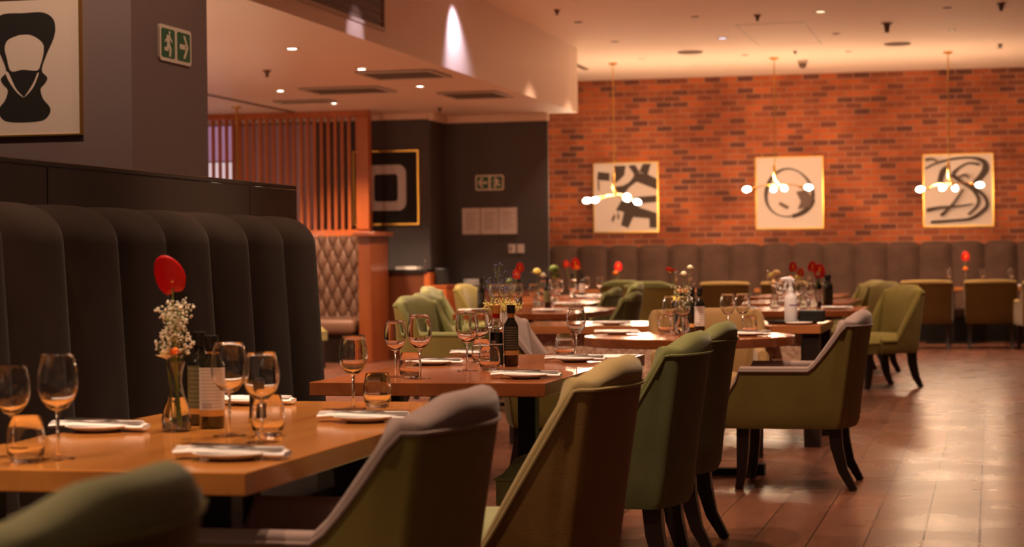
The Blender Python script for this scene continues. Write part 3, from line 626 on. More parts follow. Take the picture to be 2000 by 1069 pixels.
    MB().add([(x, y, zb) for x, y in fr]+[(x, y, .405) for x, y in fr], [tuple(range(6, -1, -1)), tuple(range(7, 14))]+[(k, (k+1) % 7, 7+(k+1) % 7, 7+k) for k in range(7)]).obj('seat_frame', ms if not arm else mo, t, 40)
    MB().tube([(x*1.004, y+.002, .402) for x, y in fr[:]], .0045, 6).obj('seat_piping', mp, seat)
    for sx in (-1, 1):
        x = sx*(hw-.055)
        MB().tube([(x, .24, .33), (x+sx*.004, .243, .2), (x+sx*.008, .25, .08), (x+sx*.012, .265, 0)], [.046, .042, .033, .025], 4).obj('leg', 'dark_wood', t, 30)
        MB().tube([(x, -.215, .34), (x, -.225, .22), (x+sx*.004, -.255, .1), (x+sx*.01, -.31, 0)], [.047, .043, .033, .025], 4).obj('leg', 'dark_wood', t, 30)
    return t
PAL = {'taupe': ('arm', 'green_out', 'taupe', 'taupe', 'taupe', .60), 'greenarm': ('arm', 'green_out', 'pale_green', 'green', 'yellow_green', .60),
       'green': ('wing', 'green_shaded', 'green', 'green', 'green', .54), 'tan': ('wing', 'tan_out', 'tan', 'pale_green', 'tan', .56),
       'yellow': ('wing', 'green_out', 'yellow_green', 'yellow_green', 'yellow_green', .54), 'nearwing': ('wing', 'green_out', 'pale_green', 'green', 'yellow_green', .54), 'mustard': ('arm', 'mustard_out', 'rim', 'green', 'rim', .62), 'lime': ('arm', 'green_out', 'green', 'green', 'green', .60), 'beige': ('arm', 'beige', 'beige', 'beige', 'beige', .66)}
NAMES = {'arm': 'dining_armchair', 'wing': 'dining_chair'}
PROTO = {}
def chair(pal, x, y, face, label, group=None):
    """face: direction the sitter looks, in degrees from +x"""
    rz = math.radians(face-90)
    if pal not in PROTO:
        k, mo, mi_, ms, mp, w = PAL[pal]; r = build_chair(k, NAMES[k], label, mo, mi_, ms, mp, w); PROTO[pal] = r
        r.location = (x, y, 0); r.rotation_euler = (0, 0, rz)
    else: r = dup(PROTO[pal], (x, y, 0), rz, label)
    if group: r['group'] = group
    elif 'group' in r: del r['group']
    return r
G1 = 'upholstered dining chairs'
chair('nearwing', -1.40, 2.33, 180, 'blurred pale green chair at the bottom left, nearest the camera', G1)
chair('taupe', -1.435, 4.13, 180, 'armchair with dark olive back and taupe inside at the nearest wooden table', G1)
chair('tan', -1.305, 5.22, 180, 'tan upholstered dining chair with pale green seat at the far end of the nearest table', G1)
chair('green', -1.36, 6.99, 180, 'green velvet dining chair in the middle foreground at the second table', G1)
chair('green', -1.40, 8.05, 180, 'green velvet dining chair just behind the front green one at the second table', G1)
chair('taupe', -.985, 10.28, 180, 'olive armchair with taupe inside standing alone right of the round table', G1)
chair('taupe', -2.165, 10.2, 6, 'olive and taupe armchair on the left side of the round table', G1)
chair('beige', -1.655, 11.85, -80, 'beige armchair on the far side of the round table behind the bottles', G1)
chair('yellow', -1.0, 18.0, 218, 'yellow green dining chair with splayed dark legs, nearest of three at right', G1)
chair('yellow', -1.30, 20.4, 215, 'yellow green dining chair, middle of three at right', G1)
chair('yellow', -1.50, 21.6, 210, 'yellow green dining chair, farthest of three at right', G1)
chair('mustard', -.80, 25.75, 90, 'mustard backed armchair seen from behind, left of the pair by the brick wall at right', G1)
chair('mustard', -.02, 25.8, 90, 'mustard backed armchair seen from behind, right of the pair by the brick wall', G1)
chair('mustard', .62, 25.0, 100, 'mustard armchair cut off by the right edge of the picture', G1)
chair('mustard', -3.34, 25.8, 90, 'tan rimmed armchair seen from behind beyond the round table', G1)
chair('mustard', -2.56, 25.8, 90, 'mustard armchair behind the white spray bottle', G1)
chair('lime', -4.55, 25.2, 90, 'wide green armchair with a light rim, behind the cluster of green chairs', G1)
chair('lime', -4.05, 23.9, 100, 'green armchair half hidden behind two leaning green chairs', G1)
chair('lime', -4.13, 15.0, -12, 'light green chair at the left of the far left tables, before the timber counter', G1)
chair('lime', -4.42, 16.4, -4, 'light green armchair with olive side beside the far left tables', G1)
chair('green', -5.25, 19.5, 0, 'green chair with rounded back left of the blue violet flowers', G1)
chair('yellow', -5.35, 21.2, -10, 'small yellow green chair just left of the flowers on the second table', G1)
chair('yellow', -7.45, 20.6, 70, 'yellow green chair half hidden by the end of the brown bench', G1)
chair('green', -3.08, 15.5, 184, 'green dining chair leaning back, nearest in the centre cluster', G1)
chair('green', -3.68, 17.9, 184, 'green dining chair in the centre cluster, second from the front', G1)
chair('green', -4.15, 21.8, 186, 'tall green dining chair at the right of the centre cluster', G1)

# ------------------------------------------------------------------ tables
def table(name, label, x0, x1, y0, y1, mt, h=.75, th=.048, legs='four', ix=.13, iy=.2):
    cx, cy = (x0+x1)/2, (y0+y1)/2; a, b = (x1-x0)/2, (y1-y0)/2
    t = thing(name, label, 'table', (cx, cy, 0))
    MB().box(-a, a, -b, b, h-th, h).obj('tabletop', mt, t, 0, .003, 2)
    if legs == 'four':
        for sx in (-1, 1):
            for sy in (-1, 1): MB().box(sx*(a-ix)-.033, sx*(a-ix)+.033, sy*(b-iy)-.033, sy*(b-iy)+.033, 0, h-th).obj('leg', 'black', t, 0, .003, 1)
        f = MB(); f.box(-a+.10, a-.10, -b+iy-.03, -b+iy+.03, h-th-.012, h-th).box(-a+.10, a-.10, b-iy-.03, b-iy+.03, h-th-.012, h-th).obj('underframe', 'black', t, 0)
    elif legs == 'ped':
        for sy in (-1, 1):
            MB().box(-.035, .035, sy*b*.55-.035, sy*b*.55+.035, .03, h-th).obj('leg', 'black', t, 0)
            MB().box(-a*.7, a*.7, sy*b*.55-.04, sy*b*.55+.04, 0, .03).obj('foot_bar', 'black', t, 0)
            MB().box(-a*.6, a*.6, sy*b*.55-.04, sy*b*.55+.04, h-th-.01, h-th).obj('top_bar', 'black', t, 0)
    return t
table('dining_table', 'orange brown wooden table cut by the bottom left corner', -2.27, -1.555, 1.1, 2.96, 'table_wood')
table('dining_table', 'nearest long wooden table, laid with glasses, flower vase and bottles', -2.265, -1.455, 3.745, 5.70, 'table_wood')
table('dining_table', 'second long wooden table with two bottles and yellow flowers', -2.325, -1.48, 6.60, 8.60, 'table_red', ix=.165, iy=.46)
t = thing('round_table', 'round wooden table with a black cross base in the middle of the room', 'table', (-1.60, 10.72, 0))
MB().lathe([(0, .70), (.565, .70), (.57, .704), (.57, .746), (.566, .75), (0, .75)], 64).obj('tabletop', 'table_red', t, 40)
MB().lathe([(.05, .03), (.05, .70)], 20).obj('column', 'black', t); MB().box(-.38, .38, -.035, .035, 0, .035).box(-.035, .035, -.38, .38, 0, .036).obj('cross_base', 'black', t, 0)
for k, (dx, dy) in enumerate(((-.36, 0), (.36, 0), (0, -.36), (0, .36))): MB().box(dx-.045, dx+.045, dy-.045, dy+.045, 0, .06).obj('foot', 'black', t, 0)
t = table('communal_table', 'wide table with a speckled mosaic front panel behind the round table', -3.0, -1.02, 12.25, 13.25, 'table_wood_x', th=.05, legs='none')
for sx in (-1, 1):
    for sy in (-1, 1): MB().box(sx*.93-.05, sx*.93+.05, sy*.41-.05, sy*.41+.05, 0, .70).obj('leg', 'dark_wood', t, 0)
MB().box(-.86, .86, -.40, -.36, .36, .70).obj('mosaic_panel', 'mosaic', t, 0)
table('dining_table', 'dark edged long table carrying red flowers and bottles, right of centre', -2.15, -1.0, 15.6, 16.9, 'table_red', legs='ped')
table('dining_table', 'dark table behind the one with the red flowers and bottles', -2.25, -1.25, 18.0, 19.9, 'table_red', legs='ped')
table('dining_table', 'third table back in the right hand row, near the yellow green chairs', -2.5, -1.55, 20.9, 22.6, 'table_red', legs='ped')
for i, (y0, y1, x1, l) in enumerate(((15.05, 17.1, -3.11, 'front table of the far left row, crowded with glasses and flowers'), (18.4, 20.1, -3.72, 'second table of the far left row, behind the crowded front one'), (21.0, 22.8, -4.15, 'third table of the far left row with two dark bottles'))):
    table('dining_table', l, x1-1.0, x1, y0, y1, 'table_red', legs='ped')
for x0, x1, l in ((-1.0, -.05, 'orange edged wall table between the two mustard armchairs'), (.15, 1.1, 'orange edged wall table at the right edge of the picture'), (-4.5, -3.7, 'orange edged wall table behind the wide green armchair'), (-3.1, -2.2, 'orange edged wall table behind the spray bottle'), (-5.6, -4.9, 'orange edged wall table at the left end of the taupe banquette')):
    table('dining_table', l, x0, x1, 26.7, 27.45, 'table_wood_x', legs='ped')

# ------------------------------------------------------------------ glassware, plates, cutlery
def bowl_prof(R, H, y0, neck):                                     # outer wine bowl radii from stem up
    return [(neck, y0), (R*.45, y0+H*.05), (R*.80, y0+H*.20), (R*.97, y0+H*.38), (R, y0+H*.48), (R*.97, y0+H*.68), (R*.86, y0+H*.88), (R*.78, y0+H)]
def build_wine(h, R):
    t = thing('wine_glass', 'x', 'wine glass'); y0 = h*.46; H = h-y0
    o = bowl_prof(R, H, y0, .005); i = [(max(0.0, r-.0014), z) for r, z in o[1:]]; i[0] = (o[1][0]*.85, o[1][1]+.004)
    MB().lathe([(0, y0-.001)]+o+[(o[-1][0]-.0007, h+.0006)]+i[::-1]+[(0, y0+.006)], 32).obj('bowl', 'glass', t, 60)
    MB().lathe([(0, .006), (.0055, .006), (.0040, .02), (.0036, y0*.5), (.0042, y0-.008), (.006, y0-.001), (0, y0-.001)], 14).obj('stem', 'glass', t, 60)
    MB().lathe([(0, 0), (R*.86, 0), (R*.87, .0015), (R*.5, .0035), (.007, .0065), (0, .0065)], 32).obj('foot', 'thin_glass', t, 60)
    return t
def build_tumbler(h, R):
    o = [(R*.72, 0), (R*.80, .004), (R*.96, h*.22), (R, h*.42), (R*.95, h*.7), (R*.80, h)]
    return MB().lathe([(0, .0005), (R*.6, 0)]+o+[(R*.80-.0008, h+.0006)]+[(r-.0016, z) for r, z in o[::-1][:-2]]+[(R*.70, .014), (R*.4, .011), (0, .010)], 32).obj('tumbler', 'glass', None, 60)
def build_plate(R=.085):
    return MB().lathe([(0, 0), (R*.55, 0), (R*.62, .003), (R*.98, .014), (R, .016), (R*.97, .017), (R*.62, .0065), (0, .005)], 40).obj('side_plate', 'porcelain', None, 60)
def build_napkin(L=.25, w=.055):
    rows = []
    for j in range(17):
        v = j/16; x = (v-.5)*L; r = []
        for k in range(12):
            a = 2*PI*k/12; r.append((x, math.cos(a)*w*(.5+.04*math.sin(v*9)), .009+math.sin(a)*.008*(1+.25*math.sin(v*14+k))+.003*math.sin(v*5)))
        rows.append(r)
    b = MB().grid(rows, wrap=True); b.f.append(tuple(range(11, -1, -1))); b.m.append(0); b.f.append(tuple(16*12+k for k in range(12))); b.m.append(0)
    for k in range(3): b.box(-L*.5, L*.46, -w*.38+k*.008, w*.36-k*.006, .014+k*.0025, .0158+k*.0025)
    return b.obj('folded_napkin', 'napkin', None, 50)
def build_fork(L=.19):
    b = MB().tube([(-L/2, 0, .002), (-L*.2, 0, .004), (L*.12, 0, .006), (L*.26, 0, .004)], [.006, .0045, .0028, .004], 8, flat=.35).box(L*.25, L*.34, -.011, .011, .003, .0048)
    for k in range(4): b.box(L*.34, L*.5, -.011+k*.0064, -.0085+k*.0064, .003, .0046)
    return b.obj('fork', 'steel', None, 40)
def build_knife(L=.21):
    b = MB().tube([(-L/2, 0, .003), (-L*.3, 0, .003), (0, 0, .003)], [.006, .007, .0045], 8, flat=.5)
    b.add([(0, -.006, .002), (L*.42, -.009, .002), (L*.5, .004, .002), (0, .005, .002), (0, -.006, .0035), (L*.42, -.009, .003), (L*.5, .004, .0035), (0, .005, .004)], [(0, 3, 2, 1), (4, 5, 6, 7), (0, 1, 5, 4), (1, 2, 6, 5), (2, 3, 7, 6), (3, 0, 4, 7)])
    return b.obj('knife', 'steel', None, 40)
WG = {}
def cached(key, fn, *a):
    if key not in WG: WG[key] = fn(*a); return WG[key], True
    return WG[key], False
def put(key, fn, args, loc, rz, label, cat, group=None, scale=None):
    r, new = cached(key, fn, *args)
    if new: r.location = loc; r.rotation_euler = (0, 0, rz)
    else: r = dup(r, loc, rz)
    if scale: r.scale = scale
    r['label'] = label; r['category'] = cat
    if group: r['group'] = group
    elif 'group' in r: del r['group']
    return r
TZ = .7503
def wine(x, y, label, h=.22, R=.042, z=TZ): return put(('w', h, R), build_wine, (h, R), (x, y, z), 0, label, 'wine glass', 'wine glasses')
def tum(x, y, label, h=.098, R=.041, z=TZ): return put(('t', h, R), build_tumbler, (h, R), (x, y, z), 0, label, 'tumbler', 'water tumblers')
def plate(x, y, label, z=TZ): return put('pl', build_plate, (), (x, y, z), 0, label, 'side plate', 'white side plates')
def nap(x, y, rz, label, z=TZ+.006): return put('nap', build_napkin, (), (x, y, z), rz, label, 'napkin', 'folded white napkins')
def fork(x, y, rz, label, z=TZ+.026): return put('fork', build_fork, (), (x, y, z), rz, label, 'fork', 'forks laid on napkins')
def knife(x, y, rz, label, z=TZ+.026): return put('knife', build_knife, (), (x, y, z), rz, label, 'knife', 'knives laid on napkins')
def setting(x, y, rz, where, full=True):
    plate(x, y, 'white side plate under a napkin, '+where); nap(x, y, rz, 'white folded napkin on the plate, '+where)
    if full:
        c, s = math.cos(rz), math.sin(rz)
        fork(x-.035*c, y-.035*s+.012, rz+PI-.32, 'fork laid over the napkin, '+where); knife(x+.02*c+.012*s, y+.02*s-.012*c, rz+.02, 'knife laid along the napkin, '+where, TZ+.028)

# nearest table
wine(-2.09, 3.98, 'wine glass at the far left edge of the picture, left of the tall one', .200, .041)
wine(-1.965, 3.95, 'tall wine glass at the left end of the nearest table, right of the smaller one', .226, .044)
tum(-2.00, 3.87, 'low tumbler in front of the two wine glasses at far left')
wine(-1.80, 4.53, 'tall wine glass in front of the white labelled bottle', .226, .044)
wine(-1.66, 4.38, 'shorter wine glass right of the tall one near the flower vase', .210, .042)
tum(-1.705, 4.54, 'tumbler behind the shorter wine glass near the flower vase')
wine(-1.77, 5.40, 'wine glass at the far end of the nearest table', .210, .042)
tum(-1.72, 5.47, 'tumbler right of the wine glass at the far end of the nearest table')
setting(-2.185, 4.62, .05, 'left side of the nearest table behind the tall glass')
setting(-1.585, 4.00, .03, 'bottom edge of the nearest table above the green chair')
setting(-1.60, 4.98, .03, 'right side of the nearest table before the taupe chair')
setting(-2.13, 5.55, .03, 'far left corner of the nearest table behind the bottles', False)

# bottles ----------------------------------------------------------
def bottle(name, loc, label, R, H, sq, body, cap, bands, rz=0, group=None, neck=.013, neckz=.74, inner=None):
    """bands: (z0, z1, material, text_rows, span_deg)"""
    t = thing(name, label, 'bottle', loc, rz, group)
    prof = [(0, .002), (R*.85, 0), (R, .006), (R, H*neckz-.03), (R*.93, H*neckz-.014), (R*.62, H*neckz+.002), (neck, H*neckz+.014), (neck, H-.02), (neck+.002, H-.018), (neck+.002, H-.012), (0, H-.012)]
    if body == 'glass': prof = prof[:-1]+[(neck-.002, H-.012), (neck-.002, H*neckz+.014), (R*.62-.002, H*neckz), (R-.003, H*neckz-.03), (R-.003, .01), (0, .009)]
    bb = MB().lathe(prof, 28).obj('bottle_body', body, t, 50)
    MB().lathe([(0, H-.034), (neck+.0035, H-.034), (neck+.004, H-.001), (neck, H), (0, H)], 20).obj('cap', cap, t, 50)
    for z0, z1, m, rows, span in bands:
        b = MB(); r = (R if z1 < H*neckz-.01 else neck)+.0007; n = 20; s = math.radians(span); g = []
        for k in range(n+1): a = -PI/2-s/2+s*k/n; g.append([(r*math.cos(a), r*math.sin(a), z0), (r*math.cos(a), r*math.sin(a), z1)])
        b.grid(g)
        if rows:
            for q in range(rows):
                zz = z1-(z1-z0)*(q+.8)/(rows+.6); hh = (z1-z0)/(rows+.6)*.16; f = .35 if q % 3 else .42; rl = r+.0004
                g = [[(rl*math.cos(a), rl*math.sin(a), zz), (rl*math.cos(a), rl*math.sin(a), zz+hh)] for a in [-PI/2-s*f+s*(f+.30+.1*((q*7) % 3)/3)*k/10 for k in range(11)]]
                b.grid(g, 1)
        if m == 'label_white':
            for q in range(9): a0 = -PI/2-s*.3+s*.035*q; b.grid([[((r+.0004)*math.cos(a), (r+.0004)*math.sin(a), z0+.004), ((r+.0004)*math.cos(a), (r+.0004)*math.sin(a), z0+.018)] for a in (a0, a0+s*(.012+.008*(q % 2)))], 1)
        b.obj('label' if r > neck+.002 else 'neck_band', [m, 'paper_line' if m in ('label_white', 'label_gold') else 'label_text'], bb, 50)
    if inner: MB().lathe([(0, .0095), (R-.0036, .0105), (R-.0036, inner), (0, inner)], 24).obj('contents', 'liquid_dark', t, 50)
    return t
bottle('oil_bottle', (-2.0, 4.83, TZ), 'dark oil bottle with an olive label, left of the white labelled one', .031, .242, 0, 'dark_glass', 'black', [(.045, .155, 'label_olive', 9, 150), (.03, .045, 'label_gold', 0, 150)], .3)
bottle('vinegar_bottle', (-1.93, 4.74, TZ), 'dark bottle with a white text label and barcode on the nearest table', .032, .236, 0, 'dark_glass', 'black', [(.048, .155, 'label_white', 12, 150), (.032, .048, 'label_gold', 0, 150), (.190, .195, 'label_gold', 0, 359)], .35)
t = thing('pepper_mill', 'low dark grinder with silver base right of the white labelled bottle', 'grinder', (-1.88, 4.93, TZ))
MB().lathe([(0, 0), (.024, 0), (.025, .012), (.022, .014), (0, .014)], 20).obj('base', 'steel', t); MB().lathe([(0, .014), (.022, .014), (.021, .09), (.023, .10), (.018, .115), (0, .118)], 20).obj('grinder_body', 'black', t)
bottle('vinegar_bottle', (-1.905, 7.63, TZ), 'clear vinegar bottle with red neck and yellow cap on the second table', .0285, .243, 0, 'glass', 'label_gold', [(.006, .085, 'label_dark', 0, 130), (.085, .090, 'label_white', 0, 130), (.190, .209, 'red_cap', 0, 359)], .2, inner=.135)
bottle('oil_bottle', (-1.845, 7.63, TZ), 'dark square shouldered oil bottle with black cap and gold band on the second table', .0285, .243, 0, 'dark_glass', 'black', [(.065, .160, 'label_dark', 9, 140), (.045, .063, 'label_gold', 2, 140), (.192, .209, 'label_gold', 0, 359)], .3)
bottle('oil_bottle', (-1.645, 11.15, TZ), 'dark bottle left of the white labelled one on the round table', .029, .255, 0, 'dark_glass', 'black', [(.03, .05, 'label_gold', 0, 160)])
bottle('vinegar_bottle', (-1.585, 11.03, TZ), 'dark bottle with a tall pale label on the round table', .029, .252, 0, 'dark_glass', 'black', [(.04, .15, 'label_white', 8, 150), (.19, .2, 'label_gold', 0, 359)])
for x, y, l, m in ((-1.40, 16.6, 'dark bottle with pale label beside red flowers, right of centre', 'label_white'), (-1.31, 16.62, 'dark bottle right of the pale labelled one by the red flowers', 'label_dark'), (-1.35, 16.85, 'dark bottle behind the two by the red flowers', 'label_olive'),
                   (-3.98, 16.75, 'dark bottle behind the crowded glasses on the front table of the far left row', 'label_dark'), (-4.50, 21.5, 'left of two dark bottles on the third table of the far left row', 'label_dark'), (-4.40, 21.55, 'right of two dark bottles on the third table of the far left row', 'label_white'),
                   (-4.16, 16.15, 'dark bottle beside the blue violet flowers on the far left row', 'label_dark'), (-3.75, 16.85, 'small dark bottle right of the yellow flower vase', 'label_olive')):
    bottle('sauce_bottle', (x, y, TZ), l, .032, .27, 0, 'dark_glass', 'black', [(.05, .15, m, 0, 170)], group='far bottles')

# vases and flowers -------------------------------------------------
def vase(x, y, h, label, z=TZ, R=.037, name='bud_vase', fill=True):
    t = thing(name, label, 'vase', (x, y, z)); k = h/.18
    o = [(R*.8, 0), (R*.97, .006), (R, .03*k), (R*.9, .055*k), (R*.55, .095*k), (R*.40, .125*k), (R*.45, .150*k), (R*.68, h)]
    MB().lathe([(0, .0005)]+o+[(r-.0022, zz) for r, zz in o[::-1][:-1]]+[(R*.7, .010), (0, .009)], 30).obj('vase_body', 'glass', t, 60)
    if fill: MB().lathe([(0, .0095), (R*.69, .0105), (R-.0028, .03*k), (R*.9-.0028, .055*k), (R*.62-.0028, .088*k), (0, .088*k)], 28).obj('vase_water', 'water', t, 60)
    return t
def anthurium(base, head, label, size=.05, face=(0, -1), tilt=.25, up=False, roll=0):
    t = thing('anthurium_flower', label, 'flower', base, 0, 'red anthuriums'); b = Vector(base); h = Vector(head)-b
    MB().tube([(0, 0, 0), h*.35+Vector((.004, 0, 0)), h*.75+Vector((-.003, 0, 0)), h], .0022, 7).obj('stem', 'stem', t)
    rows = []
    fx, fy = face; right = Vector((-fy, fx, 0)).normalized(); upv = (Vector((0, 0, math.cos(tilt)))+Vector((fx, fy, 0))*math.sin(tilt)).normalized() if not up else (Vector((fx, fy, 0))+Vector((0, 0, .25))).normalized()
    out = right.cross(upv)
    rows = []; ro = math.radians(roll)
    for j in range(11):
        v = j/10; r = []
        for i in range(25):
            a = -PI+2*PI*i/24; nb = PI-abs(a)
            lx = math.sin(a)*size*.74*(1+.10*math.cos(a+PI)); lz = math.cos(a)*size*.98*(1-.0*v)
            if nb < .75: lz *= .80+.20*ss(nb/.55)
            lx, lz = lx*v, (lz+size*.62)*v
            lx, lz = lx*math.cos(ro)+lz*math.sin(ro), -lx*math.sin(ro)+lz*math.cos(ro)
            r.append(tuple(h+right*lx+upv*lz+out*(.16*size*v**2*math.sin(a)**2-.10*size*v*math.cos(a))))
        rows.append(r)
    sp = MB().grid(rows).obj('spathe', 'red', t, 80)
    md = sp.modifiers.new('thickness', 'SOLIDIFY'); md.thickness = .0009
    c = h+upv*size*.25
    MB().tube([c, c+upv*size*.35+out*size*.5, c+upv*size*.95+out*size*.55], [size*.10, size*.10, size*.05], 8).obj('spadix', 'spadix', t)
    return t
def gyp(base, top, label, n=70, spread=.035, m='baby', r=.0032, name='gypsophila_sprig', grp='small blossom sprigs', zr=.5, seed=1, cat='flower'):
    rd = random.Random(seed); t = thing(name, label, cat, base, 0, grp); b = Vector(base); h = Vector(top)-b; s = MB(); f = MB()
    s.tube([(0, 0, 0), h*.5, h*.96], [.0012, .001, .0007], 5)
    for k in range(n):
        v = 1-zr*rd.random(); a = rd.random()*2*PI; rr_ = spread*rd.random()**.5*(.75+.25*math.sin(v*22))
        p = h*v+Vector((rr_*math.cos(a), rr_*math.sin(a), .012*rd.random())); q = h*(v-.10)
        if k % 2 == 0: s.tube([q, (p+q)/2+Vector((0, 0, -.004)), p], .00045, 3, cap=False)
        for w in range(2): f.ball(p+Vector((rd.uniform(-1, 1), rd.uniform(-1, 1), rd.uniform(-1, 1)))*r*1.2, r*rd.uniform(.6, 1.15), 0, 5, 4)
    s.obj('stems', 'stem', t, 0); o = f.obj('blossoms', m, t, 60); o['kind'] = 'stuff'
    return t
def daisy(base, head, label, R=.02, pet='cream_fl', cen='orange_fl', n=18, cat='flower', grp='round blooms', name='daisy_flower'):
    t = thing(name, label, cat, base, 0, grp); h = Vector(head)-Vector(base)
    MB().tube([(0, 0, 0), h*.5+Vector((.003, 0, 0)), h], .0016, 6).obj('stem', 'stem', t)
    p = MB()
    for ly, (k_, rr_, el) in enumerate(((n, R, .25), (n-4, R*.8, .7), (n-7, R*.55, 1.1))):
        for k in range(k_):
            a = 2*PI*(k+ly*.4)/k_; d = Vector((math.cos(a)*math.cos(el), math.sin(a)*math.cos(el), math.sin(el))); s = Vector((-math.sin(a), math.cos(a), 0))*R*.16
            p.add([h, h+d*rr_*.6+s, h+d*rr_, h+d*rr_*.6-s], [(0, 1, 2, 3)]).add([h-Vector((0, 0, .001)), h+d*rr_*.6+s-Vector((0, 0, .001)), h+d*rr_, h+d*rr_*.6-s-Vector((0, 0, .001))], [(3, 2, 1, 0)])
    p.obj('petals', pet, t, 40); MB().ball(h+Vector((0, 0, R*.35)), R*.52, 0, 10, 6, .8).obj('centre', cen, t)
    return t
# nearest table's arrangement
VX, VY = -1.985, 4.64
vase(VX, VY, .175, 'hourglass shaped clear vase with flowers on the nearest table')
anthurium((VX+.004, VY, TZ+.02), (VX-.002, VY-.01, 1.108), 'large red anthurium seen from behind in the vase on the nearest table', .054, (0, 1), -.12, roll=-(-16))
gyp((VX-.004, VY, TZ+.03), (VX+.0, VY, 1.072), 'tall cream gypsophila sprig round the red flower stem on the nearest table', 260, .055, zr=.47, seed=3)
daisy((VX+.006, VY-.004, TZ+.02), (VX+.006, VY-.02, .945), 'orange centred bloom low in the vase on the nearest table', .022, 'orange_fl', 'orange_fl')
daisy((VX-.006, VY-.004, TZ+.02), (VX-.020, VY-.012, .935), 'cream bloom beside the orange one in the vase on the nearest table', .030, 'cream_fl', 'cream_fl', 26)
t = thing('leafy_stem', 'green leafy stem inside the vase on the nearest table', 'flower', (VX, VY, TZ+.01))
MB().tube([(0.01, 0, 0), (.004, 0, .08), (0, 0, .16)], .0028, 6).tube([(.0, .005, .02), (-.003, 0, .16)], .003, 6).obj('stem', 'stem', t)
lf = MB()
for k in range(7): a = k*2.4; z = .04+.017*k; d = Vector((math.cos(a), math.sin(a), .6))*.013; s_ = Vector((-math.sin(a), math.cos(a), 0))*.005; b0 = Vector((0, 0, z)); lf.add([b0, b0+d*.6+s_, b0+d*1.1, b0+d*.6-s_, b0+d*.6-Vector((0, 0, .001))], [(0, 1, 2, 3), (0, 4, 2)])
lf.obj('leaves', 'leaf', t, 0)

# second table
wine(-2.10, 6.90, 'shorter wine glass at the left of the second table', .205, .041)
wine(-1.985, 6.82, 'taller wine glass right of the shorter one at the left of the second table', .228, .044)
tum(-2.035, 6.87, 'tumbler between the two wine glasses at the left of the second table', .09)
wine(-1.94, 7.31, 'wine glass left of the bottles on the second table, front one', .228, .044)
wine(-2.055, 7.95, 'wine glass left of the bottles on the second table, rear one', .216, .043)
tum(-2.02, 7.84, 'tumbler left of the bottles on the second table, rear one', .098)
tum(-1.865, 7.36, 'tumbler directly in front of the red necked bottle', .09)
wine(-1.73, 8.34, 'wine glass near the far right corner of the second table', .215, .042)
tum(-1.785, 8.36, 'tumbler left of the wine glass at the far right corner of the second table', .10, .043)
setting(-2.19, 7.72, .04, 'left side of the second table')
setting(-2.19, 8.45, .04, 'far left corner of the second table')
setting(-1.605, 6.86, .04, 'front right corner of the second table')
setting(-1.66, 7.98, .06, 'right side of the second table behind the tan chair')
t = thing('tea_light_tray', 'pale serving mat behind the chair at the far end of the second table', 'mat', (-1.60, 8.42, TZ)); MB().box(-.1, .1, -.14, .14, 0, .003).obj('mat_sheet', 'napkin', t, 0)
VX, VY = -1.98, 8.0
vase(VX, VY, .16, 'clear vase holding yellow and blue sprigs behind the bottles on the second table')
for k, (dx, dy, z) in enumerate(((-.03, 0, 1.005), (.012, .01, 1.0), (.05, -.01, .998), (-.06, .01, .990), (.072, .0, .985), (.03, -.03, .988))):
    gyp((VX+dx*.1, VY, TZ+.03), (VX+dx, VY+dy, z), 'yellow sprig behind the two bottles on the second table, %s' % ('left of centre', 'centre', 'right of centre', 'far left', 'far right', 'low in front')[k], 40, .028, 'yellow_fl', .0029, 'yellow_flower_sprig', 'yellow flower sprigs', .16, 20+k)
for k, (dx, z) in enumerate(((-.005, 1.155), (-.055, 1.09), (.05, 1.12), (.02, 1.085), (-.03, 1.06))):
    gyp((VX+dx*.1, VY, TZ+.03), (VX+dx, VY, z), 'blue violet sprig above the yellow flowers on the second table, %s' % ('tallest', 'far left', 'far right', 'right of centre', 'lowest')[k], 26, .030, 'blue_fl', .0022, 'blue_flower_sprig', 'blue violet sprigs', .26, 40+k)

# round table
setting(-2.03, 10.9, .1, 'left part of the round table', False)
tum(-1.765, 10.98, 'tumbler at the left of the flower vase on the round table', .105, .048)
VX, VY = -1.655, 10.85
vase(VX, VY, .18, 'clear vase with a red flower on the round table', R=.042)
anthurium((VX, VY, TZ+.02), (VX-.05, VY, 1.105), 'red anthurium facing the camera above the round table', .040, (-.3, -1), .2, up=True)
daisy((VX, VY, TZ+.02), (VX+.045, VY, 1.11), 'upper cream white bloom above the round table', .030, 'baby', 'baby', 20)
daisy((VX, VY, TZ+.02), (VX+.012, VY-.01, 1.075), 'lower cream white bloom above the round table', .032, 'baby', 'baby', 20)
gyp((VX, VY, TZ+.02), (VX-.03, VY, 1.01), 'thin cream sprig left in the round table vase', 40, .05, seed=9)
gyp((VX, VY, TZ+.02), (VX+.04, VY, 1.02), 'thin cream sprig right in the round table vase', 40, .04, seed=10)
daisy((VX, VY-.01, TZ+.02), (VX-.03, VY-.03, .935), 'small lime yellow bloom low in the round table vase', .03, 'yellow_fl', 'yellow_fl')
wine(-1.70, 10.72, 'wine glass left of the vase on the round table', .215, .043)
wine(-1.63, 10.70, 'wine glass in front of the dark bottles on the round table', .215, .043)
wine(-1.43, 11.05, 'left of two wine glasses right of the bottles on the round table', .22, .044)
wine(-1.36, 11.15, 'right of two wine glasses right of the bottles on the round table', .22, .044)
tum(-1.285, 10.85, 'tumbler in front of the right pair of wine glasses on the round table', .10)
setting(-1.27, 10.62, .2, 'right part of the round table')
t = thing('pepper_mill', 'small black grinder standing left of the vase on the round table', 'grinder', (-1.72, 11.12, TZ)); MB().lathe([(0, 0), (.022, 0), (.018, .05), (.024, .11), (.016, .125), (0, .13)], 18).obj('grinder_body', 'black', t)

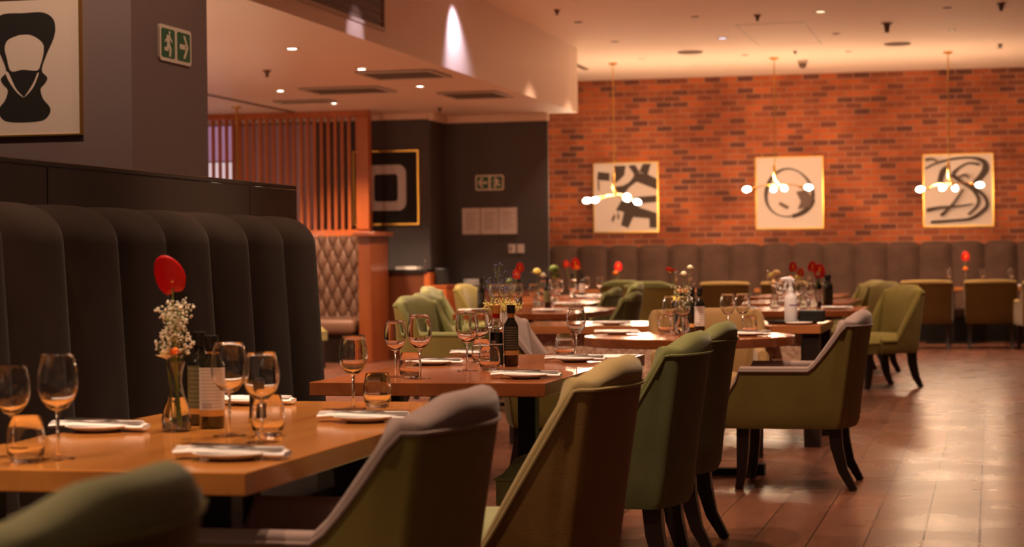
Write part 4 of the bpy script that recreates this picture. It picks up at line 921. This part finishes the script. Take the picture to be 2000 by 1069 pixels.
# communal table
t = thing('spray_bottle', 'white sanitiser spray bottle with purple label on a black tray', 'spray bottle', (-1.235, 12.62, .7565), .2)
MB().lathe([(0, 0), (.038, 0), (.04, .006), (.04, .150), (.036, .165), (.018, .185), (.015, .195), (0, .195)], 28).obj('bottle_body', 'plastic_white', t, 50)
MB().lathe([(0, .192), (.018, .192), (.018, .212), (.012, .222), (0, .222)], 20).obj('collar', 'plastic_white', t)
MB().tube([(0, 0, .22), (0, 0, .25), (-.008, 0, .268), (-.03, 0, .276), (-.062, 0, .272)], [.010, .013, .018, .014, .009], 10).tube([(.02, 0, .262), (.0, 0, .272), (-.02, 0, .278)], [.012, .018, .014], 10).obj('spray_head', 'plastic_white', t)
MB().tube([(-.022, 0, .262), (-.034, 0, .235), (-.044, 0, .205)], [.007, .006, .004], 8).obj('trigger', 'plastic_white', t)
g = [[(.0407*math.cos(a), .0407*math.sin(a), .05), (.0407*math.cos(a), .0407*math.sin(a), .115)] for a in [-1.5+1.5*k/12 for k in range(13)]]
b = MB().grid(g); g = [[(.0411*math.cos(a), .0411*math.sin(a), .105), (.0411*math.cos(a), .0411*math.sin(a), .115)] for a in [-1.9+1.7*k/12 for k in range(13)]]; b.grid(g, 1).obj('label', ['soap', 'purple'], t)
t = thing('serving_tray', 'round black tray under the white spray bottle', 'tray', (-1.225, 12.62, TZ))
MB().lathe([(0, 0), (.15, 0), (.17, .018), (.167, .019), (.148, .006), (0, .006)], 36).obj('tray_body', 'black', t, 50)
tag(MB().box(-.08, .08, -.05, .05, 0, .075).obj('napkin_box', 'black', None, 0, .006, 2), 'black box standing right of the spray bottle on the tray', 'box').location = (-1.11, 12.70, .7565)
plate(-1.16, 12.36, 'white plate peeking out in front of the black tray'); setting(-2.35, 12.45, .1, 'left part of the mosaic fronted table', False)
setting(-1.55, 12.5, .1, 'left of the black tray on the mosaic fronted table', False); setting(-1.60, 12.9, .1, 'behind the black tray on the mosaic fronted table', False)

# right hand far tables
def bunch(x, y, name, flowers, z=TZ):
    vase(x, y, .17, 'clear vase '+name, R=.04)
    for k, (c, dx, dz, r) in enumerate(flowers):
        w = ('left', 'middle', 'right', 'upper', 'low', 'rear')[k]
        if c == 'red': anthurium((x, y, z+.02), (x+dx, y, z+dz), '%s red anthurium %s' % (w, name), r, (.2, -1), .1+.3*(k % 2))
        else: daisy((x, y, z+.02), (x+dx, y, z+dz), '%s %s bloom %s' % (w, {'yellow_fl': 'yellow', 'cream_fl': 'cream', 'orange_fl': 'orange', 'baby': 'white', 'leaf': 'green'}[c], name), r, c, c if c != 'leaf' else 'stem')
bunch(-1.75, 16.5, 'left of the spray bottle on the far right table', [('yellow_fl', -.02, .255, .05), ('cream_fl', .02, .275, .055)])
bunch(-1.50, 16.35, 'beside the dark bottles on the far right table', [('red', -.08, .31, .045), ('red', -.02, .27, .04), ('orange_fl', -.10, .23, .05), ('red', .075, .31, .05), ('yellow_fl', -.04, .235, .05)])
bunch(-1.43, 16.5, 'nearest the dark bottles on the far right table', [('red', .05, .26, .065), ('baby', .04, .265, .04)])
for k, (x, y) in enumerate(((-1.66, 16.1), (-1.58, 16.05), (-1.50, 16.0), (-1.61, 16.5), (-1.42, 16.1))): wine(x, y, 'wine glass in the cluster under the red flowers at right, %s' % ('far left', 'second from left', 'middle', 'rear', 'far right')[k], .22, .044)
setting(-1.95, 15.9, .1, 'left front of the red flower table at right', False); setting(-1.2, 16.0, .1, 'right front of the red flower table at right', False); setting(-1.85, 18.4, .1, 'table behind the red flower one', False)
setting(-1.6, 18.6, .1, 'right part of the table behind the red flower one', False); setting(-2.0, 21.4, .1, 'farthest table of the right hand row', False)
wine(-1.95, 19.0, 'lone wine glass on the table behind the red flower one', .22, .044); wine(-2.3, 21.6, 'wine glass on the farthest table of the right hand row', .22, .044)
# far left row
bunch(-3.98, 16.35, 'at the left of the front table in the far left row', [('red', .08, .27, .045), ('red', .11, .33, .045), ('leaf', .02, .22, .06)])
bunch(-3.78, 16.6, 'at the middle of the front table in the far left row', [('yellow_fl', .0, .30, .065), ('baby', .05, .27, .05)])
bunch(-4.07, 18.6, 'on the second table of the far left row', [('leaf', .0, .30, .09), ('leaf', .02, .24, .07)])
bunch(-4.43, 21.2, 'on the third table of the far left row', [('red', -.07, .34, .045), ('red', .03, .33, .07), ('orange_fl', .05, .31, .06)])
for k, (x, y) in enumerate(((-4.0, 15.95), (-3.92, 16.0), (-3.83, 16.1), (-3.72, 16.2), (-3.95, 16.5), (-3.62, 16.5))): wine(x, y, 'wine glass crowded on the front table of the far left row, %s' % ('far left', 'second from left', 'third from left', 'fourth from left', 'rear left', 'rear right')[k], .22, .044)
for k, (x, y) in enumerate(((-4.16, 18.55), (-4.02, 18.6), (-3.95, 18.9), (-4.2, 18.9))): wine(x, y, 'wine glass on the second table of the far left row, %s' % ('front left', 'front right', 'rear right', 'rear left')[k], .22, .044)
for k, (x, y) in enumerate(((-4.6, 21.1), (-4.3, 21.3), (-4.25, 21.8))): wine(x, y, 'wine glass on the third table of the far left row, %s' % ('left', 'middle', 'right')[k], .22, .044)
for k, (x, y) in enumerate(((-3.88, 15.75), (-3.6, 15.9), (-3.98, 18.0))): tum(x, y, 'tumbler on the far left row, %s' % ('front table left', 'front table right', 'second table')[k])
for x, y, w in ((-3.47, 15.62, 'front right corner of the far left row'), (-4.08, 15.6, 'front left corner of the far left row'), (-3.78, 17.85, 'front right of second table of far left row'), (-4.35, 21.25, 'front right of third table of far left row'), (-4.3, 21.9, 'rear right of third table of far left row')): setting(x, y, .05, w, False)
# wall tables
bunch(-.34, 27.0, 'on the wall table between the mustard armchairs', [('red', .0, .36, .07), ('orange_fl', .0, .22, .06)])
bunch(-5.0, 27.0, 'on the wall table behind the wide green armchair', [('red', .0, .27, .07), ('orange_fl', -.04, .21, .06)])
t = thing('candle_holder', 'small pink clay pot on the wall table left of the spray bottle', 'pot', (-2.86, 26.95, TZ)); MB().lathe([(0, 0), (.045, 0), (.05, .12), (.045, .12), (.04, .02), (0, .02)], 16).obj('pot_body', 'terracotta', t)
for k, (x, y) in enumerate(((-.55, 27), (-.12, 27.0), (.25, 27.0), (-4.75+.55, 27), (-4.0, 27), (-2.95, 27.1), (-2.4, 27.1))):
    wine(x, y, 'wine glass on a wall table, %s' % ('above the left mustard armchair', 'above the right mustard armchair', 'right of the right mustard armchair', 'above the wide green armchair', 'right of the wide green armchair', 'left of the spray bottle', 'right of the spray bottle')[k], .24, .046)
setting(.35, 26.95, .1, 'wall table at the right edge', False)
